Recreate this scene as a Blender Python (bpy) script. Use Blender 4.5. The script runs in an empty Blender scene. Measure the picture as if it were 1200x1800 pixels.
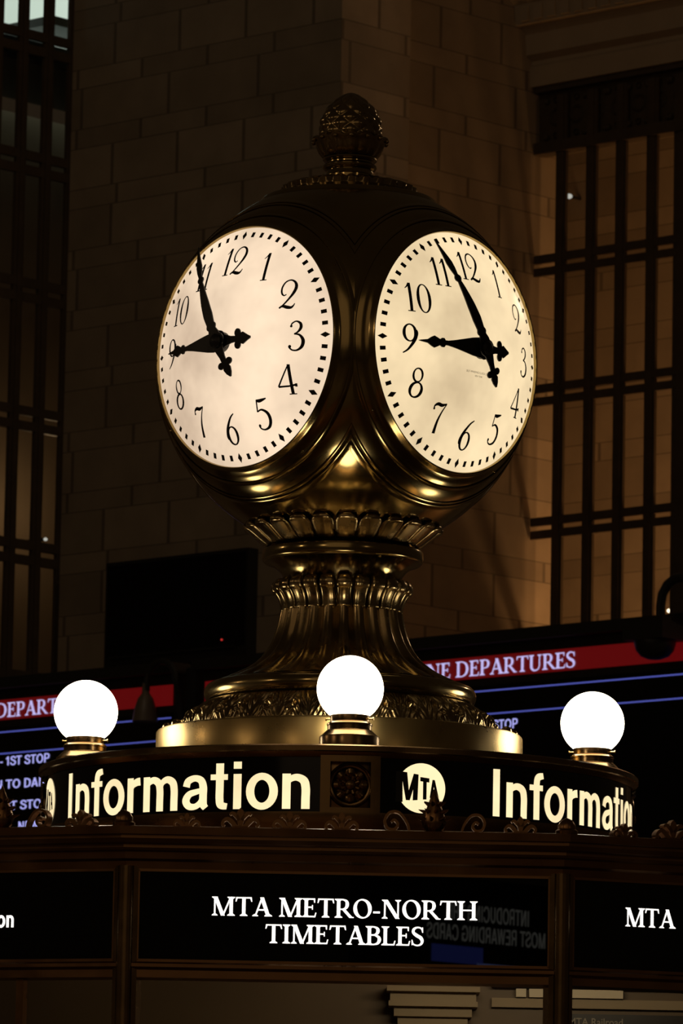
import bpy, bmesh, math, random
from mathutils import Vector, Matrix
PI = math.pi
R = math.radians
random.seed(7)
SC = bpy.context.scene
COL = SC.collection

# ------------------------------------------------------------------ camera, world, lights, exposure
EYE = 1.62                       # eye height above the hall floor
cam_d = bpy.data.cameras.new('camera')
cam = bpy.data.objects.new('camera', cam_d)
COL.objects.link(cam)
rt = Vector((0.99983178, -0.00234438, 0.01819128))
up = Vector((-0.01833854, -0.14622936, 0.98908072))
fw = Vector((-0.00034132, 0.98924794, 0.14624775))
cam.matrix_world = Matrix(((rt.x, up.x, -fw.x, 0), (rt.y, up.y, -fw.y, -14.11021), (rt.z, up.z, -fw.z, EYE), (0, 0, 0, 1)))
cam_d.sensor_fit = 'VERTICAL'
cam_d.sensor_height = 36.0
cam_d.lens = 9797.034 / 1800 * 36
cam_d.clip_start = 0.1
cam_d.clip_end = 400
cam_d.dof.use_dof = True
cam_d.dof.focus_distance = 13.45
cam_d.dof.aperture_fstop = 26
SC.camera = cam

SC.view_settings.view_transform = 'Standard'
SC.view_settings.look = 'None'
SC.view_settings.exposure = 0.0
SC.view_settings.gamma = 1.0
SC.view_settings.use_curve_mapping = False

world = bpy.data.worlds.new('hall_air')
SC.world = world
world.use_nodes = True
wb = world.node_tree.nodes['Background']
wb.inputs[0].default_value = (1.0, 0.66, 0.36, 1)
wb.inputs[1].default_value = 0.014

PSI = 0.0381                     # turn of the clock (and of the hall) against the view axis
AZL, AZR = PSI - PI / 4, PSI + PI / 4
HU = Vector((math.cos(AZL), math.sin(AZL), 0))      # hall axis running right and nearer
HV = Vector((-math.sin(AZL), math.cos(AZL), 0))     # hall axis running right and deeper


SL_ = -24.319


def hall(s, t, z):
    return HU * s + HV * t + Vector((0, 0, z))


def lamp(name, kind, loc, energy, color, size=1.0, aim=None, size_y=None, spread=None):
    d = bpy.data.lights.new(name, kind)
    d.energy = energy
    d.color = color
    if kind == 'AREA':
        d.size = size
        if size_y:
            d.shape = 'RECTANGLE'
            d.size_y = size_y
        if spread:
            d.spread = spread
    elif kind == 'SPOT':
        d.shadow_soft_size = size
    else:
        d.shadow_soft_size = size
    o = bpy.data.objects.new(name, d)
    COL.objects.link(o)
    o.location = loc
    if aim is not None:
        o.rotation_euler = (Vector(aim) - Vector(loc)).to_track_quat('-Z', 'Y').to_euler()
    return o


# hall lighting: chandeliers, added fill lights with no seen source, and warm lamps in the corridor behind the right grille
lamp('pillar_fill_light', 'AREA', hall(-14, 6, 20), 70, (1.0, 0.78, 0.55), 5, hall(-22, 22.7, 9))  # unseen fill added to brighten the pillar's left face
lamp('front_fill_light', 'AREA', (-3, -26, 13), 125, (1.0, 0.68, 0.40), 16, (0, 0, 3))  # broad unseen fill added behind the camera to lift the booth front
for az_, e_ in ((-28, 150), (-62, 190), (-98, 190)):
    lamp('chandelier_light', 'POINT', (20 * math.sin(R(az_)), -20 * math.cos(R(az_)), 9.5), e_, (1.0, 0.70, 0.42), 0.30)
lamp('chandelier_light', 'POINT', (13, -19, 9.0), 60, (1.0, 0.70, 0.42), 0.30)
lamp('corridor_lamp_light', 'AREA', hall(-18.0, 26.2, 5.4), 240, (1.0, 0.52, 0.20), 6.0, hall(-18.0, 28.3, 9.0), 0.6)
lamp('strip_fill_light', 'POINT', hall(-4, 21.9, 11.5), 330, (1.0, 0.70, 0.42), 0.25)  # added light, set so the unseen pier leaves a lit strip on the pillar
lamp('flank_fill_light', 'POINT', hall(-14.0, 24.3, 12.0), 28, (1.0, 0.52, 0.24), 0.2)  # added warm fill for the pillar's right flank
lamp('left_bay_lamp_light', 'POINT', hall(SL_ - 0.9, 23.4, 8.8), 2.6, (1.0, 0.66, 0.34), 0.1)


# ------------------------------------------------------------------ materials
def new_mat(name):
    m = bpy.data.materials.new(name)
    m.use_nodes = True
    nt = m.node_tree
    return m, nt, nt.nodes['Principled BSDF'], nt.nodes, nt.links


def mat(name, color, rough=0.5, metal=0.0, spec=0.5, var=0.0, vscale=8.0, bump=0.0, bscale=60.0, rvar=0.0):
    m, nt, b, N, L = new_mat(name)
    b.inputs['Base Color'].default_value = (*color, 1)
    b.inputs['Roughness'].default_value = rough
    b.inputs['Metallic'].default_value = metal
    b.inputs['Specular IOR Level'].default_value = spec
    if var or bump or rvar:
        tc = N.new('ShaderNodeTexCoord')
        nz = N.new('ShaderNodeTexNoise')
        nz.inputs['Scale'].default_value = vscale
        nz.inputs['Detail'].default_value = 5
        L.new(tc.outputs['Object'], nz.inputs['Vector'])
        if var:
            mx = N.new('ShaderNodeMix')
            mx.data_type = 'RGBA'
            mx.inputs[6].default_value = (*[c * (1 - var) for c in color], 1)
            mx.inputs[7].default_value = (*[min(1, c * (1 + var)) for c in color], 1)
            L.new(nz.outputs['Fac'], mx.inputs[0])
            L.new(mx.outputs[2], b.inputs['Base Color'])
        if rvar:
            mr = N.new('ShaderNodeMapRange')
            mr.inputs['From Min'].default_value = 0.3
            mr.inputs['From Max'].default_value = 0.7
            mr.inputs['To Min'].default_value = max(0.02, rough - rvar)
            mr.inputs['To Max'].default_value = rough + rvar
            L.new(nz.outputs['Fac'], mr.inputs['Value'])
            L.new(mr.outputs[0], b.inputs['Roughness'])
        if bump:
            n2 = N.new('ShaderNodeTexNoise')
            n2.inputs['Scale'].default_value = bscale
            n2.inputs['Detail'].default_value = 4
            L.new(tc.outputs['Object'], n2.inputs['Vector'])
            bp = N.new('ShaderNodeBump')
            bp.inputs['Strength'].default_value = bump
            bp.inputs['Distance'].default_value = 0.004
            L.new(n2.outputs['Fac'], bp.inputs['Height'])
            L.new(bp.outputs['Normal'], b.inputs['Normal'])
    return m


def emit(name, color, strength, var=0.0, vscale=5.0, base=(0.02, 0.02, 0.02), rough=0.4, tint=None):
    m, nt, b, N, L = new_mat(name)
    b.inputs['Base Color'].default_value = (*base, 1)
    b.inputs['Roughness'].default_value = rough
    b.inputs['Emission Color'].default_value = (*color, 1)
    b.inputs['Emission Strength'].default_value = strength
    if var:
        tc = N.new('ShaderNodeTexCoord')
        nz = N.new('ShaderNodeTexNoise')
        nz.inputs['Scale'].default_value = vscale
        nz.inputs['Detail'].default_value = 4
        nz.inputs['Roughness'].default_value = 0.55
        L.new(tc.outputs['Object'], nz.inputs['Vector'])
        mr = N.new('ShaderNodeMapRange')
        mr.inputs['From Min'].default_value = 0.3
        mr.inputs['From Max'].default_value = 0.72
        mr.inputs['To Min'].default_value = 1 + var
        mr.inputs['To Max'].default_value = 1 - var
        L.new(nz.outputs['Fac'], mr.inputs['Value'])
        mx = N.new('ShaderNodeMix')
        mx.data_type = 'RGBA'
        mx.inputs[6].default_value = (*(tint or [c * 0.8 for c in color]), 1)
        mx.inputs[7].default_value = (*color, 1)
        L.new(mr.outputs[0], mx.inputs[0])
        L.new(mx.outputs[2], b.inputs['Emission Color'])
        ml = N.new('ShaderNodeMath')
        ml.operation = 'MULTIPLY'
        ml.inputs[1].default_value = strength
        L.new(mr.outputs[0], ml.inputs[0])
        L.new(ml.outputs[0], b.inputs['Emission Strength'])
    return m


def stone_mat(name, color):
    """coursed ashlar: tall and short courses in turn (period 0.53 m), vertical joints, block to block variation"""
    m, nt, b, N, L = new_mat(name)
    b.inputs['Roughness'].default_value = 0.75
    b.inputs['Specular IOR Level'].default_value = 0.25
    tc = N.new('ShaderNodeTexCoord')
    sp = N.new('ShaderNodeSeparateXYZ')
    L.new(tc.outputs['Object'], sp.inputs[0])

    def math_n(op, a, bb=None, c=None):
        n = N.new('ShaderNodeMath')
        n.operation = op
        for i, v in enumerate((a, bb, c)):
            if v is None:
                continue
            if isinstance(v, (int, float)):
                n.inputs[i].default_value = v
            else:
                L.new(v, n.inputs[i])
        return n.outputs[0]
    h = math_n('ADD', sp.outputs['X'], sp.outputs['Y'])
    P = 0.53
    zz = math_n('DIVIDE', math_n('SUBTRACT', sp.outputs['Z'], 11.893), P)
    k = math_n('FLOOR', zz)
    fr = math_n('SUBTRACT', zz, k)
    tall = 0.685
    a = math_n('DIVIDE', fr, tall)
    bq = math_n('ADD', math_n('DIVIDE', math_n('SUBTRACT', fr, tall), 1 - tall), 1.0)
    gt = math_n('GREATER_THAN', fr, tall)
    w = math_n('ADD', math_n('MULTIPLY', a, math_n('SUBTRACT', 1.0, gt)), math_n('MULTIPLY', bq, gt))
    row = math_n('ADD', math_n('MULTIPLY', k, 2.0), w)
    cv = N.new('ShaderNodeCombineXYZ')
    L.new(h, cv.inputs[0])
    L.new(row, cv.inputs[1])
    br = N.new('ShaderNodeTexBrick')
    br.offset = 0.43
    br.offset_frequency = 2
    br.squash = 1.35
    br.squash_frequency = 3
    br.inputs['Color1'].default_value = (*[c * 0.84 for c in color], 1)
    br.inputs['Color2'].default_value = (*[c * 1.14 for c in color], 1)
    br.inputs['Mortar'].default_value = (*[c * 0.52 for c in color], 1)
    br.inputs['Scale'].default_value = 1.0
    br.inputs['Mortar Size'].default_value = 0.022
    br.inputs['Mortar Smooth'].default_value = 0.4
    br.inputs['Brick Width'].default_value = 0.78
    br.inputs['Row Height'].default_value = 1.0
    L.new(cv.outputs[0], br.inputs['Vector'])
    nz = N.new('ShaderNodeTexNoise')
    nz.inputs['Scale'].default_value = 2.2
    nz.inputs['Detail'].default_value = 6
    L.new(tc.outputs['Object'], nz.inputs['Vector'])
    mx = N.new('ShaderNodeMix')
    mx.data_type = 'RGBA'
    mx.blend_type = 'MULTIPLY'
    mx.inputs[0].default_value = 0.55
    L.new(br.outputs['Color'], mx.inputs[6])
    L.new(nz.outputs['Color'], mx.inputs[7])
    hs = N.new('ShaderNodeHueSaturation')
    hs.inputs['Saturation'].default_value = 0.0
    L.new(nz.outputs['Color'], hs.inputs['Color'])
    L.new(hs.outputs[0], mx.inputs[7])
    L.new(mx.outputs[2], b.inputs['Base Color'])
    return m


def glass_mat(name, tint=(1, 1, 1), gloss=0.06):
    m = bpy.data.materials.new(name)
    m.use_nodes = True
    nt = m.node_tree
    N, L = nt.nodes, nt.links
    N.remove(N['Principled BSDF'])
    out = N['Material Output']
    tr = N.new('ShaderNodeBsdfTransparent')
    tr.inputs[0].default_value = (*tint, 1)
    gl = N.new('ShaderNodeBsdfGlossy')
    gl.inputs['Roughness'].default_value = 0.02
    fz = N.new('ShaderNodeFresnel')
    fz.inputs[0].default_value = 1.45
    mx = N.new('ShaderNodeMixShader')
    ge = N.new('ShaderNodeNewGeometry')
    fr = N.new('ShaderNodeMath')
    fr.operation = 'SUBTRACT'
    fr.inputs[0].default_value = 1.0
    L.new(ge.outputs['Backfacing'], fr.inputs[1])
    fm = N.new('ShaderNodeMath')
    fm.operation = 'MULTIPLY'
    L.new(fz.outputs[0], fm.inputs[0])
    L.new(fr.outputs[0], fm.inputs[1])
    L.new(fm.outputs[0], mx.inputs[0])
    L.new(tr.outputs[0], mx.inputs[1])
    L.new(gl.outputs[0], mx.inputs[2])
    L.new(mx.outputs[0], out.inputs['Surface'])
    return m


M_bronze = mat('dark_bronze', (0.35, 0.26, 0.11), 0.17, 1.0, var=0.30, vscale=7, bump=0.015, bscale=25, rvar=0.06)
M_bronze_carved = mat('carved_bronze', (0.33, 0.24, 0.115), 0.24, 1.0, var=0.4, vscale=14, bump=0.05, bscale=60, rvar=0.08)
M_brass = mat('satin_brass', (0.50, 0.36, 0.15), 0.30, 1.0, var=0.15, vscale=9, rvar=0.06)
M_brass_shiny = mat('polished_brass', (0.52, 0.37, 0.17), 0.14, 1.0, var=0.12, vscale=10)
M_rim = mat('brown_brass', (0.26, 0.165, 0.075), 0.26, 1.0, var=0.3, vscale=12, rvar=0.06)
M_booth = mat('booth_bronze', (0.30, 0.16, 0.07), 0.34, 1.0, var=0.3, vscale=10, rvar=0.08)
M_black = mat('black_paint', (0.006, 0.005, 0.004), 0.45)
M_black_gloss = mat('black_sign_glass', (0.003, 0.003, 0.003), 0.0, 0.0, 0.5)
M_panel = mat('black_enamel_panel', (0.004, 0.004, 0.004), 0.12, 0.0, 0.4)
M_iron = mat('dark_window_bronze', (0.075, 0.055, 0.036), 0.45, 0.0, 0.2, var=0.3)
M_dark = mat('dark_grey_casing', (0.020, 0.019, 0.016), 0.45, 0.0, 0.3)
M_screen = mat('dark_screen_glass', (0.002, 0.002, 0.0025), 0.25, 0.0, 0.3)
M_stone = stone_mat('tan_ashlar_stone', (0.42, 0.33, 0.23))
M_stone_plain = mat('tan_dressed_stone', (0.40, 0.31, 0.21), 0.75, 0.0, 0.25, var=0.15, vscale=3)
M_floor = mat('pale_marble_floor', (0.32, 0.27, 0.21), 0.25, var=0.2, vscale=1.5)
M_wood = mat('brown_panelling', (0.17, 0.115, 0.060), 0.5, var=0.25, vscale=4)
M_pale = mat('pale_moulded_stone', (0.42, 0.33, 0.20), 0.55, var=0.15, vscale=6)
M_cream = mat('cream_rail', (0.85, 0.76, 0.55), 0.5)
M_glass = glass_mat('clear_pane_glass')
M_lamp = emit('opal_lamp_glass', (1.0, 0.86, 0.62), 9.0, base=(0.8, 0.8, 0.8))
def dial_mat(name, color, tint):
    m = emit(name, color, 0.86, 0.27, 3.6, base=(0.10, 0.09, 0.08), rough=0.25, tint=tint)
    return m


M_dial = dial_mat('lit_opal_dial_glass', (1.0, 0.77, 0.55), (0.92, 0.62, 0.43))
M_dial_yellow = dial_mat('lit_yellowed_dial_glass', (1.0, 0.78, 0.47), (0.86, 0.58, 0.33))
M_info = emit('lit_cream_lettering', (1.0, 0.80, 0.46), 1.10, 0.10, 9)
M_white = emit('lit_white_lettering', (1.0, 0.93, 0.86), 1.6)
M_led_white = emit('led_lilac_lettering', (0.62, 0.56, 1.0), 0.85)
M_led_row = emit('led_row_lettering', (0.46, 0.46, 1.0), 0.95)
M_led_blue = emit('led_blue_line', (0.16, 0.19, 0.85), 0.42)
M_led_red = emit('led_red_header', (0.30, 0.006, 0.008), 0.30)
M_ad_text = emit('ad_pale_lettering', (1.0, 0.98, 0.85), 0.40)
M_ad_blue = emit('ad_blue_screen', (0.15, 0.2, 1.0), 0.38)
M_ad_blue2 = emit('ad_pale_blue_screen', (0.35, 0.45, 1.0), 0.75)
M_office = emit('lit_office_window', (0.78, 0.95, 0.80), 0.72, 0.08, 0.7)
M_spark = emit('small_lamp_glow', (1.0, 0.88, 0.62), 2.5)
M_spark_cool = emit('cool_lamp_and_reflection_glow', (0.9, 0.9, 0.8), 0.5)
M_red_led = emit('red_standby_light', (1.0, 0.05, 0.04), 0.6)

# ------------------------------------------------------------------ object helpers
ROOTM = {}


def tag(o, label, cat, group=None):
    o['label'] = label
    o['category'] = cat
    if group:
        o['group'] = group


def thing(name, label, cat, loc=(0, 0, 0), rz=0.0, group=None):
    o = bpy.data.objects.new(name, None)
    o.empty_display_size = 0.1
    COL.objects.link(o)
    o.location = loc
    o.rotation_euler = (0, 0, rz)
    ROOTM[o.name] = Matrix.Translation(Vector(loc)) @ Matrix.Rotation(rz, 4, 'Z')
    tag(o, label, cat, group)
    return o


def obj(name, bm, m, parent=None, smooth=True, kind=None, label=None, local=False, angle=35):
    """links a bmesh as one mesh object; vertices are given in world space unless local"""
    me = bpy.data.meshes.new(name)
    if parent is not None and not local:
        p = parent
        while p.parent is not None:
            p = p.parent
        bm.transform(ROOTM[p.name].inverted())
    bm.to_mesh(me)
    bm.free()
    me.materials.append(m)
    for p_ in me.polygons:
        p_.use_smooth = smooth
    if smooth:
        try:
            me.set_sharp_from_angle(angle=R(angle))
        except Exception:
            pass
    o = bpy.data.objects.new(name, me)
    COL.objects.link(o)
    if parent is not None:
        o.parent = parent
    if kind:
        o['kind'] = kind
    if label:
        o['label'] = label
    return o


def BM():
    return bmesh.new()


def box(bm, c, size, mtx=None):
    """axis box centred at c"""
    v = []
    for dx in (-.5, .5):
        for dy in (-.5, .5):
            for dz in (-.5, .5):
                p = Vector((c[0] + dx * size[0], c[1] + dy * size[1], c[2] + dz * size[2]))
                v.append(bm.verts.new(mtx @ p if mtx else p))
    for f in ((0, 1, 3, 2), (4, 6, 7, 5), (0, 4, 5, 1), (2, 3, 7, 6), (0, 2, 6, 4), (1, 5, 7, 3)):
        bm.faces.new([v[i] for i in f])
    return v


def span(bm, x0, x1, y0, y1, z0, z1, mtx=None):
    return box(bm, ((x0 + x1) / 2, (y0 + y1) / 2, (z0 + z1) / 2), (x1 - x0, y1 - y0, z1 - z0), mtx)


def lathe(bm, prof, seg=96, mtx=None, fn=None, a0=0.0, a1=2 * PI, close=True):
    """prof: list of (r, z); fn(r, z, angle, i) may displace"""
    full = abs(a1 - a0 - 2 * PI) < 1e-6
    n = seg if full else seg + 1
    rings = []
    for i, (r, z) in enumerate(prof):
        ring = []
        for k in range(n):
            a = a0 + (a1 - a0) * k / seg
            rr, zz = (r, z) if fn is None else fn(r, z, a, i)
            p = Vector((rr * math.sin(a), -rr * math.cos(a), zz))
            ring.append(bm.verts.new(mtx @ p if mtx else p))
        rings.append(ring)
    for i in range(len(rings) - 1):
        A, B = rings[i], rings[i + 1]
        for k in range(seg):
            k2 = (k + 1) % n
            bm.faces.new((A[k], A[k2], B[k2], B[k]))
    return rings


def tube(bm, pts, rad, seg=10, mtx=None):
    pts = [Vector(p) for p in pts]
    rads = rad if isinstance(rad, (list, tuple)) else [rad] * len(pts)
    prev = None
    rings = []
    for i, p in enumerate(pts):
        d = (pts[min(i + 1, len(pts) - 1)] - pts[max(i - 1, 0)]).normalized()
        if prev is None:
            x = d.orthogonal().normalized()
        else:
            x = (prev - d * prev.dot(d)).normalized()
        prev = x
        y = d.cross(x)
        ring = []
        for k in range(seg):
            a = 2 * PI * k / seg
            q = p + (x * math.cos(a) + y * math.sin(a)) * rads[i]
            ring.append(bm.verts.new(mtx @ q if mtx else q))
        rings.append(ring)
    for A, B in zip(rings, rings[1:]):
        for k in range(seg):
            bm.faces.new((A[k], A[(k + 1) % seg], B[(k + 1) % seg], B[k]))
    bm.faces.new(rings[0][::-1])
    bm.faces.new(rings[-1])


def ball(bm, c, r, seg=16, rings=10, mtx=None, sz=1.0):
    prof = [(max(1e-5, r * math.sin(PI * i / rings)), c[2] - r * sz * math.cos(PI * i / rings)) for i in range(rings + 1)]
    lathe(bm, prof, seg, (mtx or Matrix.Identity(4)) @ Matrix.Translation((c[0], c[1], 0)))


def prism(bm, poly, fn0, fn1, mtx=None):
    """solid between two images of a 2-D polygon"""
    A = [bm.verts.new(fn0(*p)) for p in poly]
    B = [bm.verts.new(fn1(*p)) for p in poly]
    n = len(poly)
    try:
        bm.faces.new(A[::-1])
        bm.faces.new(B)
    except ValueError:
        pass
    for i in range(n):
        bm.faces.new((A[i], A[(i + 1) % n], B[(i + 1) % n], B[i]))


def axis_m(az):
    """frame of a vertical face: local x to the right, local y up, local z out of the face"""
    u = Vector((math.cos(az), math.sin(az), 0))
    n = Vector((math.sin(az), -math.cos(az), 0))
    return u, n


# ------------------------------------------------------------------ lettering: drawn glyphs
def catmull(pts, n=8):
    out = []
    P = [pts[0]] + list(pts) + [pts[-1]]
    for i in range(1, len(P) - 2):
        p0, p1, p2, p3 = P[i - 1], P[i], P[i + 1], P[i + 2]
        for k in range(n):
            t = k / n
            out.append(tuple(0.5 * ((2 * b) + (c - a) * t + (2 * a - 5 * b + 4 * c - d) * t * t + (3 * b - a - 3 * c + d) * t ** 3)
                             for a, b, c, d in zip(p0, p1, p2, p3)))
    out.append(tuple(P[-2]))
    return out


def ribbon(pts, curve=True):
    """pts (x, y, width) -> list of quads"""
    P = catmull(pts) if curve else list(pts)
    L_, R_ = [], []
    for i, (x, y, w) in enumerate(P):
        a, b = P[max(i - 1, 0)], P[min(i + 1, len(P) - 1)]
        dx, dy = b[0] - a[0], b[1] - a[1]
        l = math.hypot(dx, dy) or 1
        nx, ny = -dy / l, dx / l
        L_.append((x + nx * w / 2, y + ny * w / 2))
        R_.append((x - nx * w / 2, y - ny * w / 2))
    return [[R_[i], R_[i + 1], L_[i + 1], L_[i]] for i in range(len(P) - 1)]


def ring(cx, cy, rx, ry, ws, wt, tilt=0.0, n=32, a0=0.0, a1=2 * PI):
    out = []
    for k in range(n):
        q = []
        for a in (a0 + (a1 - a0) * k / n, a0 + (a1 - a0) * (k + 1) / n):
            w = wt + (ws - wt) * abs(math.cos(a - tilt)) ** 1.4
            q.append((a, w))
        (A, w0), (B, w1) = q
        out.append([(cx + (rx - w0) * math.cos(A), cy + (ry - w0) * math.sin(A)), (cx + rx * math.cos(A), cy + ry * math.sin(A)),
                    (cx + rx * math.cos(B), cy + ry * math.sin(B)), (cx + (rx - w1) * math.cos(B), cy + (ry - w1) * math.sin(B))])
    return out


def blob(cx, cy, r, n=12):
    return [[(cx + r * math.cos(2 * PI * k / n), cy + r * math.sin(2 * PI * k / n)) for k in range(n)]]


def bar(x0, y0, x1, y1):
    return [[(x0, y0), (x1, y0), (x1, y1), (x0, y1)]]


SW, TW, FT = 0.165, 0.075, 0.055      # thick, thin, serif thickness of the roman capitals


def foot(x, w, y=0.0, o=0.10, d=1):
    return [[(x - w / 2 - o, y), (x + w / 2 + o, y), (x + w / 2 + o, y + d * FT * .7), (x + w / 2, y + d * (FT + .06)),
             (x - w / 2, y + d * (FT + .06)), (x - w / 2 - o, y + d * FT * .7)][::d]]


def stem(x, w=SW, y0=0.0, y1=1.0, top=True, bot=True):
    q = bar(x - w / 2, y0, x + w / 2, y1)
    if bot:
        q += foot(x, w, y0)
    if top:
        q += foot(x, w, y1, d=-1)
    return q


def diag(x0, y0, x1, y1, w):
    """diagonal stroke of horizontal width w"""
    return [[(x0 - w / 2, y0), (x0 + w / 2, y0), (x1 + w / 2, y1), (x1 - w / 2, y1)]]


def tick(x, y, h, w=0.06):
    return [[(x - w, y), (x + w * .3, y), (x + w * .3, y + h), (x - w * .3, y + h)]]


def roman(ch):
    if ch == ' ':
        return [], 0.33
    if ch == '-':
        return bar(0.04, 0.27, 0.36, 0.37), 0.42
    if ch == 'M':
        return (stem(0.17, TW) + diag(0.56, 0.0, 0.20, 1.0, 0.19) + diag(0.56, 0.0, 0.93, 1.0, TW * 1.1) + stem(0.95, SW)
                + bar(0.06, 1 - FT, 0.24, 1.0)), 1.13
    if ch == 'N':
        return stem(0.17, TW, 0, 1) + diag(0.78, 0.0, 0.20, 1.0, 0.20) + stem(0.80, TW, 0, 1, True, False) + bar(0.04, 1 - FT, .2, 1), 0.97
    if ch == 'T':
        return (stem(0.42, SW, 0, 1, False, True) + bar(0.05, 1 - TW, 0.79, 1.0) + [[(0.02, .76), (.07, .76), (.14, 1), (.05, 1)]]
                + [[(.77, .76), (.82, .76), (.79, 1), (.70, 1)]]), 0.84
    if ch == 'A':
        return (diag(0.13, 0, 0.45, 1.0, TW * 1.1) + diag(0.75, 0, 0.44, 1.0, SW * 1.12) + bar(0.24, .30, .66, .30 + TW)
                + foot(0.13, TW) + foot(0.75, SW)), 0.90
    if ch in 'EFL':
        q = stem(0.19, SW, 0, 1, True, True)
        if ch != 'F':
            q += bar(0.2, 0, .62, TW) + [[(.56, 0), (.63, 0), (.68, .25), (.63, .25)]]
        if ch != 'L':
            q += bar(0.2, 1 - TW, .60, 1) + [[(.61, .77), (.56, .77), (.53, 1), (.61, 1)]][::-1]
            q += bar(0.2, .49, .48, .49 + TW) + bar(.46, .40, .51, .65)
        return q, 0.70
    if ch == 'I':
        return stem(0.19), 0.38
    if ch == 'H':
        return stem(0.19) + stem(0.79) + bar(.2, .48, .78, .48 + TW), 0.98
    if ch == 'O':
        return ring(.47, .5, .44, .52, SW * 1.1, TW * .9, 0.25), 0.94
    if ch == 'U':
        return (stem(0.18, SW, .3, 1, True, False) + ribbon([(.18, .36, SW), (.20, .18, SW * .95), (.32, .04, TW * 1.5), (.48, .02, TW * 1.2), (.64, .10, TW), (.72, .30, TW), (.72, .5, TW)])
                + stem(0.72, TW, .4, 1, True, False)), 0.90
    if ch in 'DPRB':
        q = stem(0.19)
        if ch == 'D':
            q += ribbon([(.19, .965, TW), (.45, .96, TW), (.70, .82, SW * .8), (.80, .5, SW * 1.05), (.70, .18, SW * .8), (.45, .04, TW), (.19, .035, TW)])
            return q, 0.93
        ym = .46 if ch != 'B' else .53
        q += ribbon([(.19, .965, TW), (.40, .96, TW), (.56, .88, SW * .8), (.60, (.965 + ym) / 2, SW), (.55, ym + .08, SW * .8), (.40, ym, TW), (.19, ym, TW)])
        if ch == 'R':
            q += diag(.80, 0, .40, .48, SW * 1.1) + bar(.70, 0, .92, FT)
            return q, 0.86
        if ch == 'B':
            q += ribbon([(.19, ym, TW), (.42, ym, TW), (.62, .43, SW * .8), (.67, .28, SW), (.60, .11, SW * .8), (.42, .035, TW), (.19, .035, TW)])
            return q, 0.76
        return q, 0.72
    if ch == 'S':
        return (ribbon([(.56, .76, TW * .7), (.50, .92, TW), (.32, .975, TW * 1.1), (.15, .88, SW * .75), (.13, .70, SW * .85), (.30, .54, SW * 1.05), (.48, .42, SW * 1.05), (.55, .24, SW * .85),
                        (.48, .08, SW * .6), (.30, .02, TW), (.12, .10, TW), (.07, .28, TW * .7)])
                + [[(.54, .70), (.59, .70), (.58, 1.0), (.54, .97)]] + [[(.05, .02), (.09, .05), (.09, .32), (.04, .32)]]), 0.64
    return [], 0.4


def roman_line(text, track=0.03):
    out, x = [], 0.0
    for ch in text:
        q, adv = roman(ch)
        out += [[(px + x, py) for px, py in f] for f in q]
        x += adv + track
    return out, x - track


WK = 1.30


def nrib(pts, curve=True):
    return ribbon([(x, y, w * WK) for x, y, w in pts], curve)


def nring(cx, cy, rx, ry, ws, wt, tilt=0.0):
    return ring(cx, cy, rx, ry, ws * WK, wt * WK, tilt)



def digit(ch):
    q, adv = digit_shape(ch)
    return q, adv + .03


def digit_shape(ch):
    """slender old-style clock numerals, unit height"""
    if ch == '1':
        return (nrib([(.03, .80, .02), (.10, .86, .035), (.19, .99, .05)], False) + diag(.19, 0, .19, .99, .105) + bar(.06, 0, .32, .035)
                + [[(.14, .8), (.2425, .8), (.2425, 1.0), (.19, 1.0)]]), .36
    if ch == '0':
        return nring(.29, .5, .27, .51, .088, .03), .60
    if ch == '2':
        return (nrib([(.24, .50, .03), (.16, .46, .035), (.07, .55, .05), (.05, .74, .05), (.14, .93, .045), (.31, 1.0, .04), (.47, .92, .06), (.54, .76, .085), (.50, .58, .085), (.38, .38, .06),
                        (.20, .16, .045), (.05, .02, .04)])
                + nrib([(.03, .03, .03), (.16, .09, .07), (.32, .045, .09), (.46, .03, .07), (.54, .10, .04), (.57, .17, .025)])), .62
    if ch == '3':
        return (nrib([(.12, .80, .03), (.16, .92, .04), (.30, .99, .04), (.44, .91, .07), (.46, .76, .08), (.36, .62, .05), (.24, .56, .035)])
                + nrib([(.24, .56, .035), (.42, .52, .055), (.54, .34, .09), (.50, .13, .085), (.34, .01, .05), (.17, .02, .04), (.07, .12, .05)])
                + blob(.09, .14, .055) + blob(.135, .83, .045)), .62
    if ch == '4':
        return (nrib([(.43, 1.0, .035), (.02, .27, .045)], False) + nrib([(.02, .27, .05), (.40, .28, .045), (.66, .32, .055)], False)
                + diag(.50, 0, .43, 1.0, .11) + bar(.37, 0, .63, .035) + bar(.60, .25, .68, .36)), .68
    if ch == '5':
        return (nrib([(.14, .97, .04), (.11, .57, .04)], False) + nrib([(.12, .95, .05), (.24, .93, .09), (.38, .96, .07), (.52, 1.0, .03)])
                + nrib([(.11, .58, .035), (.28, .64, .05), (.48, .52, .085), (.54, .30, .09), (.46, .09, .075), (.28, .0, .045), (.13, .03, .04), (.07, .12, .05)])
                + blob(.09, .13, .05)), .62
    if ch == '6':
        return (nrib([(.52, 1.0, .03), (.34, .86, .055), (.14, .56, .085), (.06, .32, .085), (.09, .20, .08)]) + nring(.30, .30, .255, .31, .085, .035, 0.1)), .60
    if ch == '9':
        q, a = digit_shape('6')
        return [[(.60 - x, 1.0 - y) for x, y in f] for f in q], a
    if ch == '7':
        return (nrib([(.06, .78, .03), (.08, .90, .05), (.20, .96, .085), (.36, .93, .085), (.55, .99, .03)])
                + nrib([(.54, .98, .03), (.40, .70, .045), (.31, .38, .07), (.29, .0, .095)]) + blob(.07, .80, .04)), .60
    if ch == '8':
        return nring(.30, .755, .20, .25, .06, .035, 0.4) + nring(.30, .265, .26, .275, .085, .04, -0.3), .60
    return [], .3


def digits(text):
    out, x = [], 0.0
    for ch in text:
        q, adv = digit(ch)
        out += [[(px + x, py) for px, py in f] for f in q]
        x += adv
    return out, x


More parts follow.
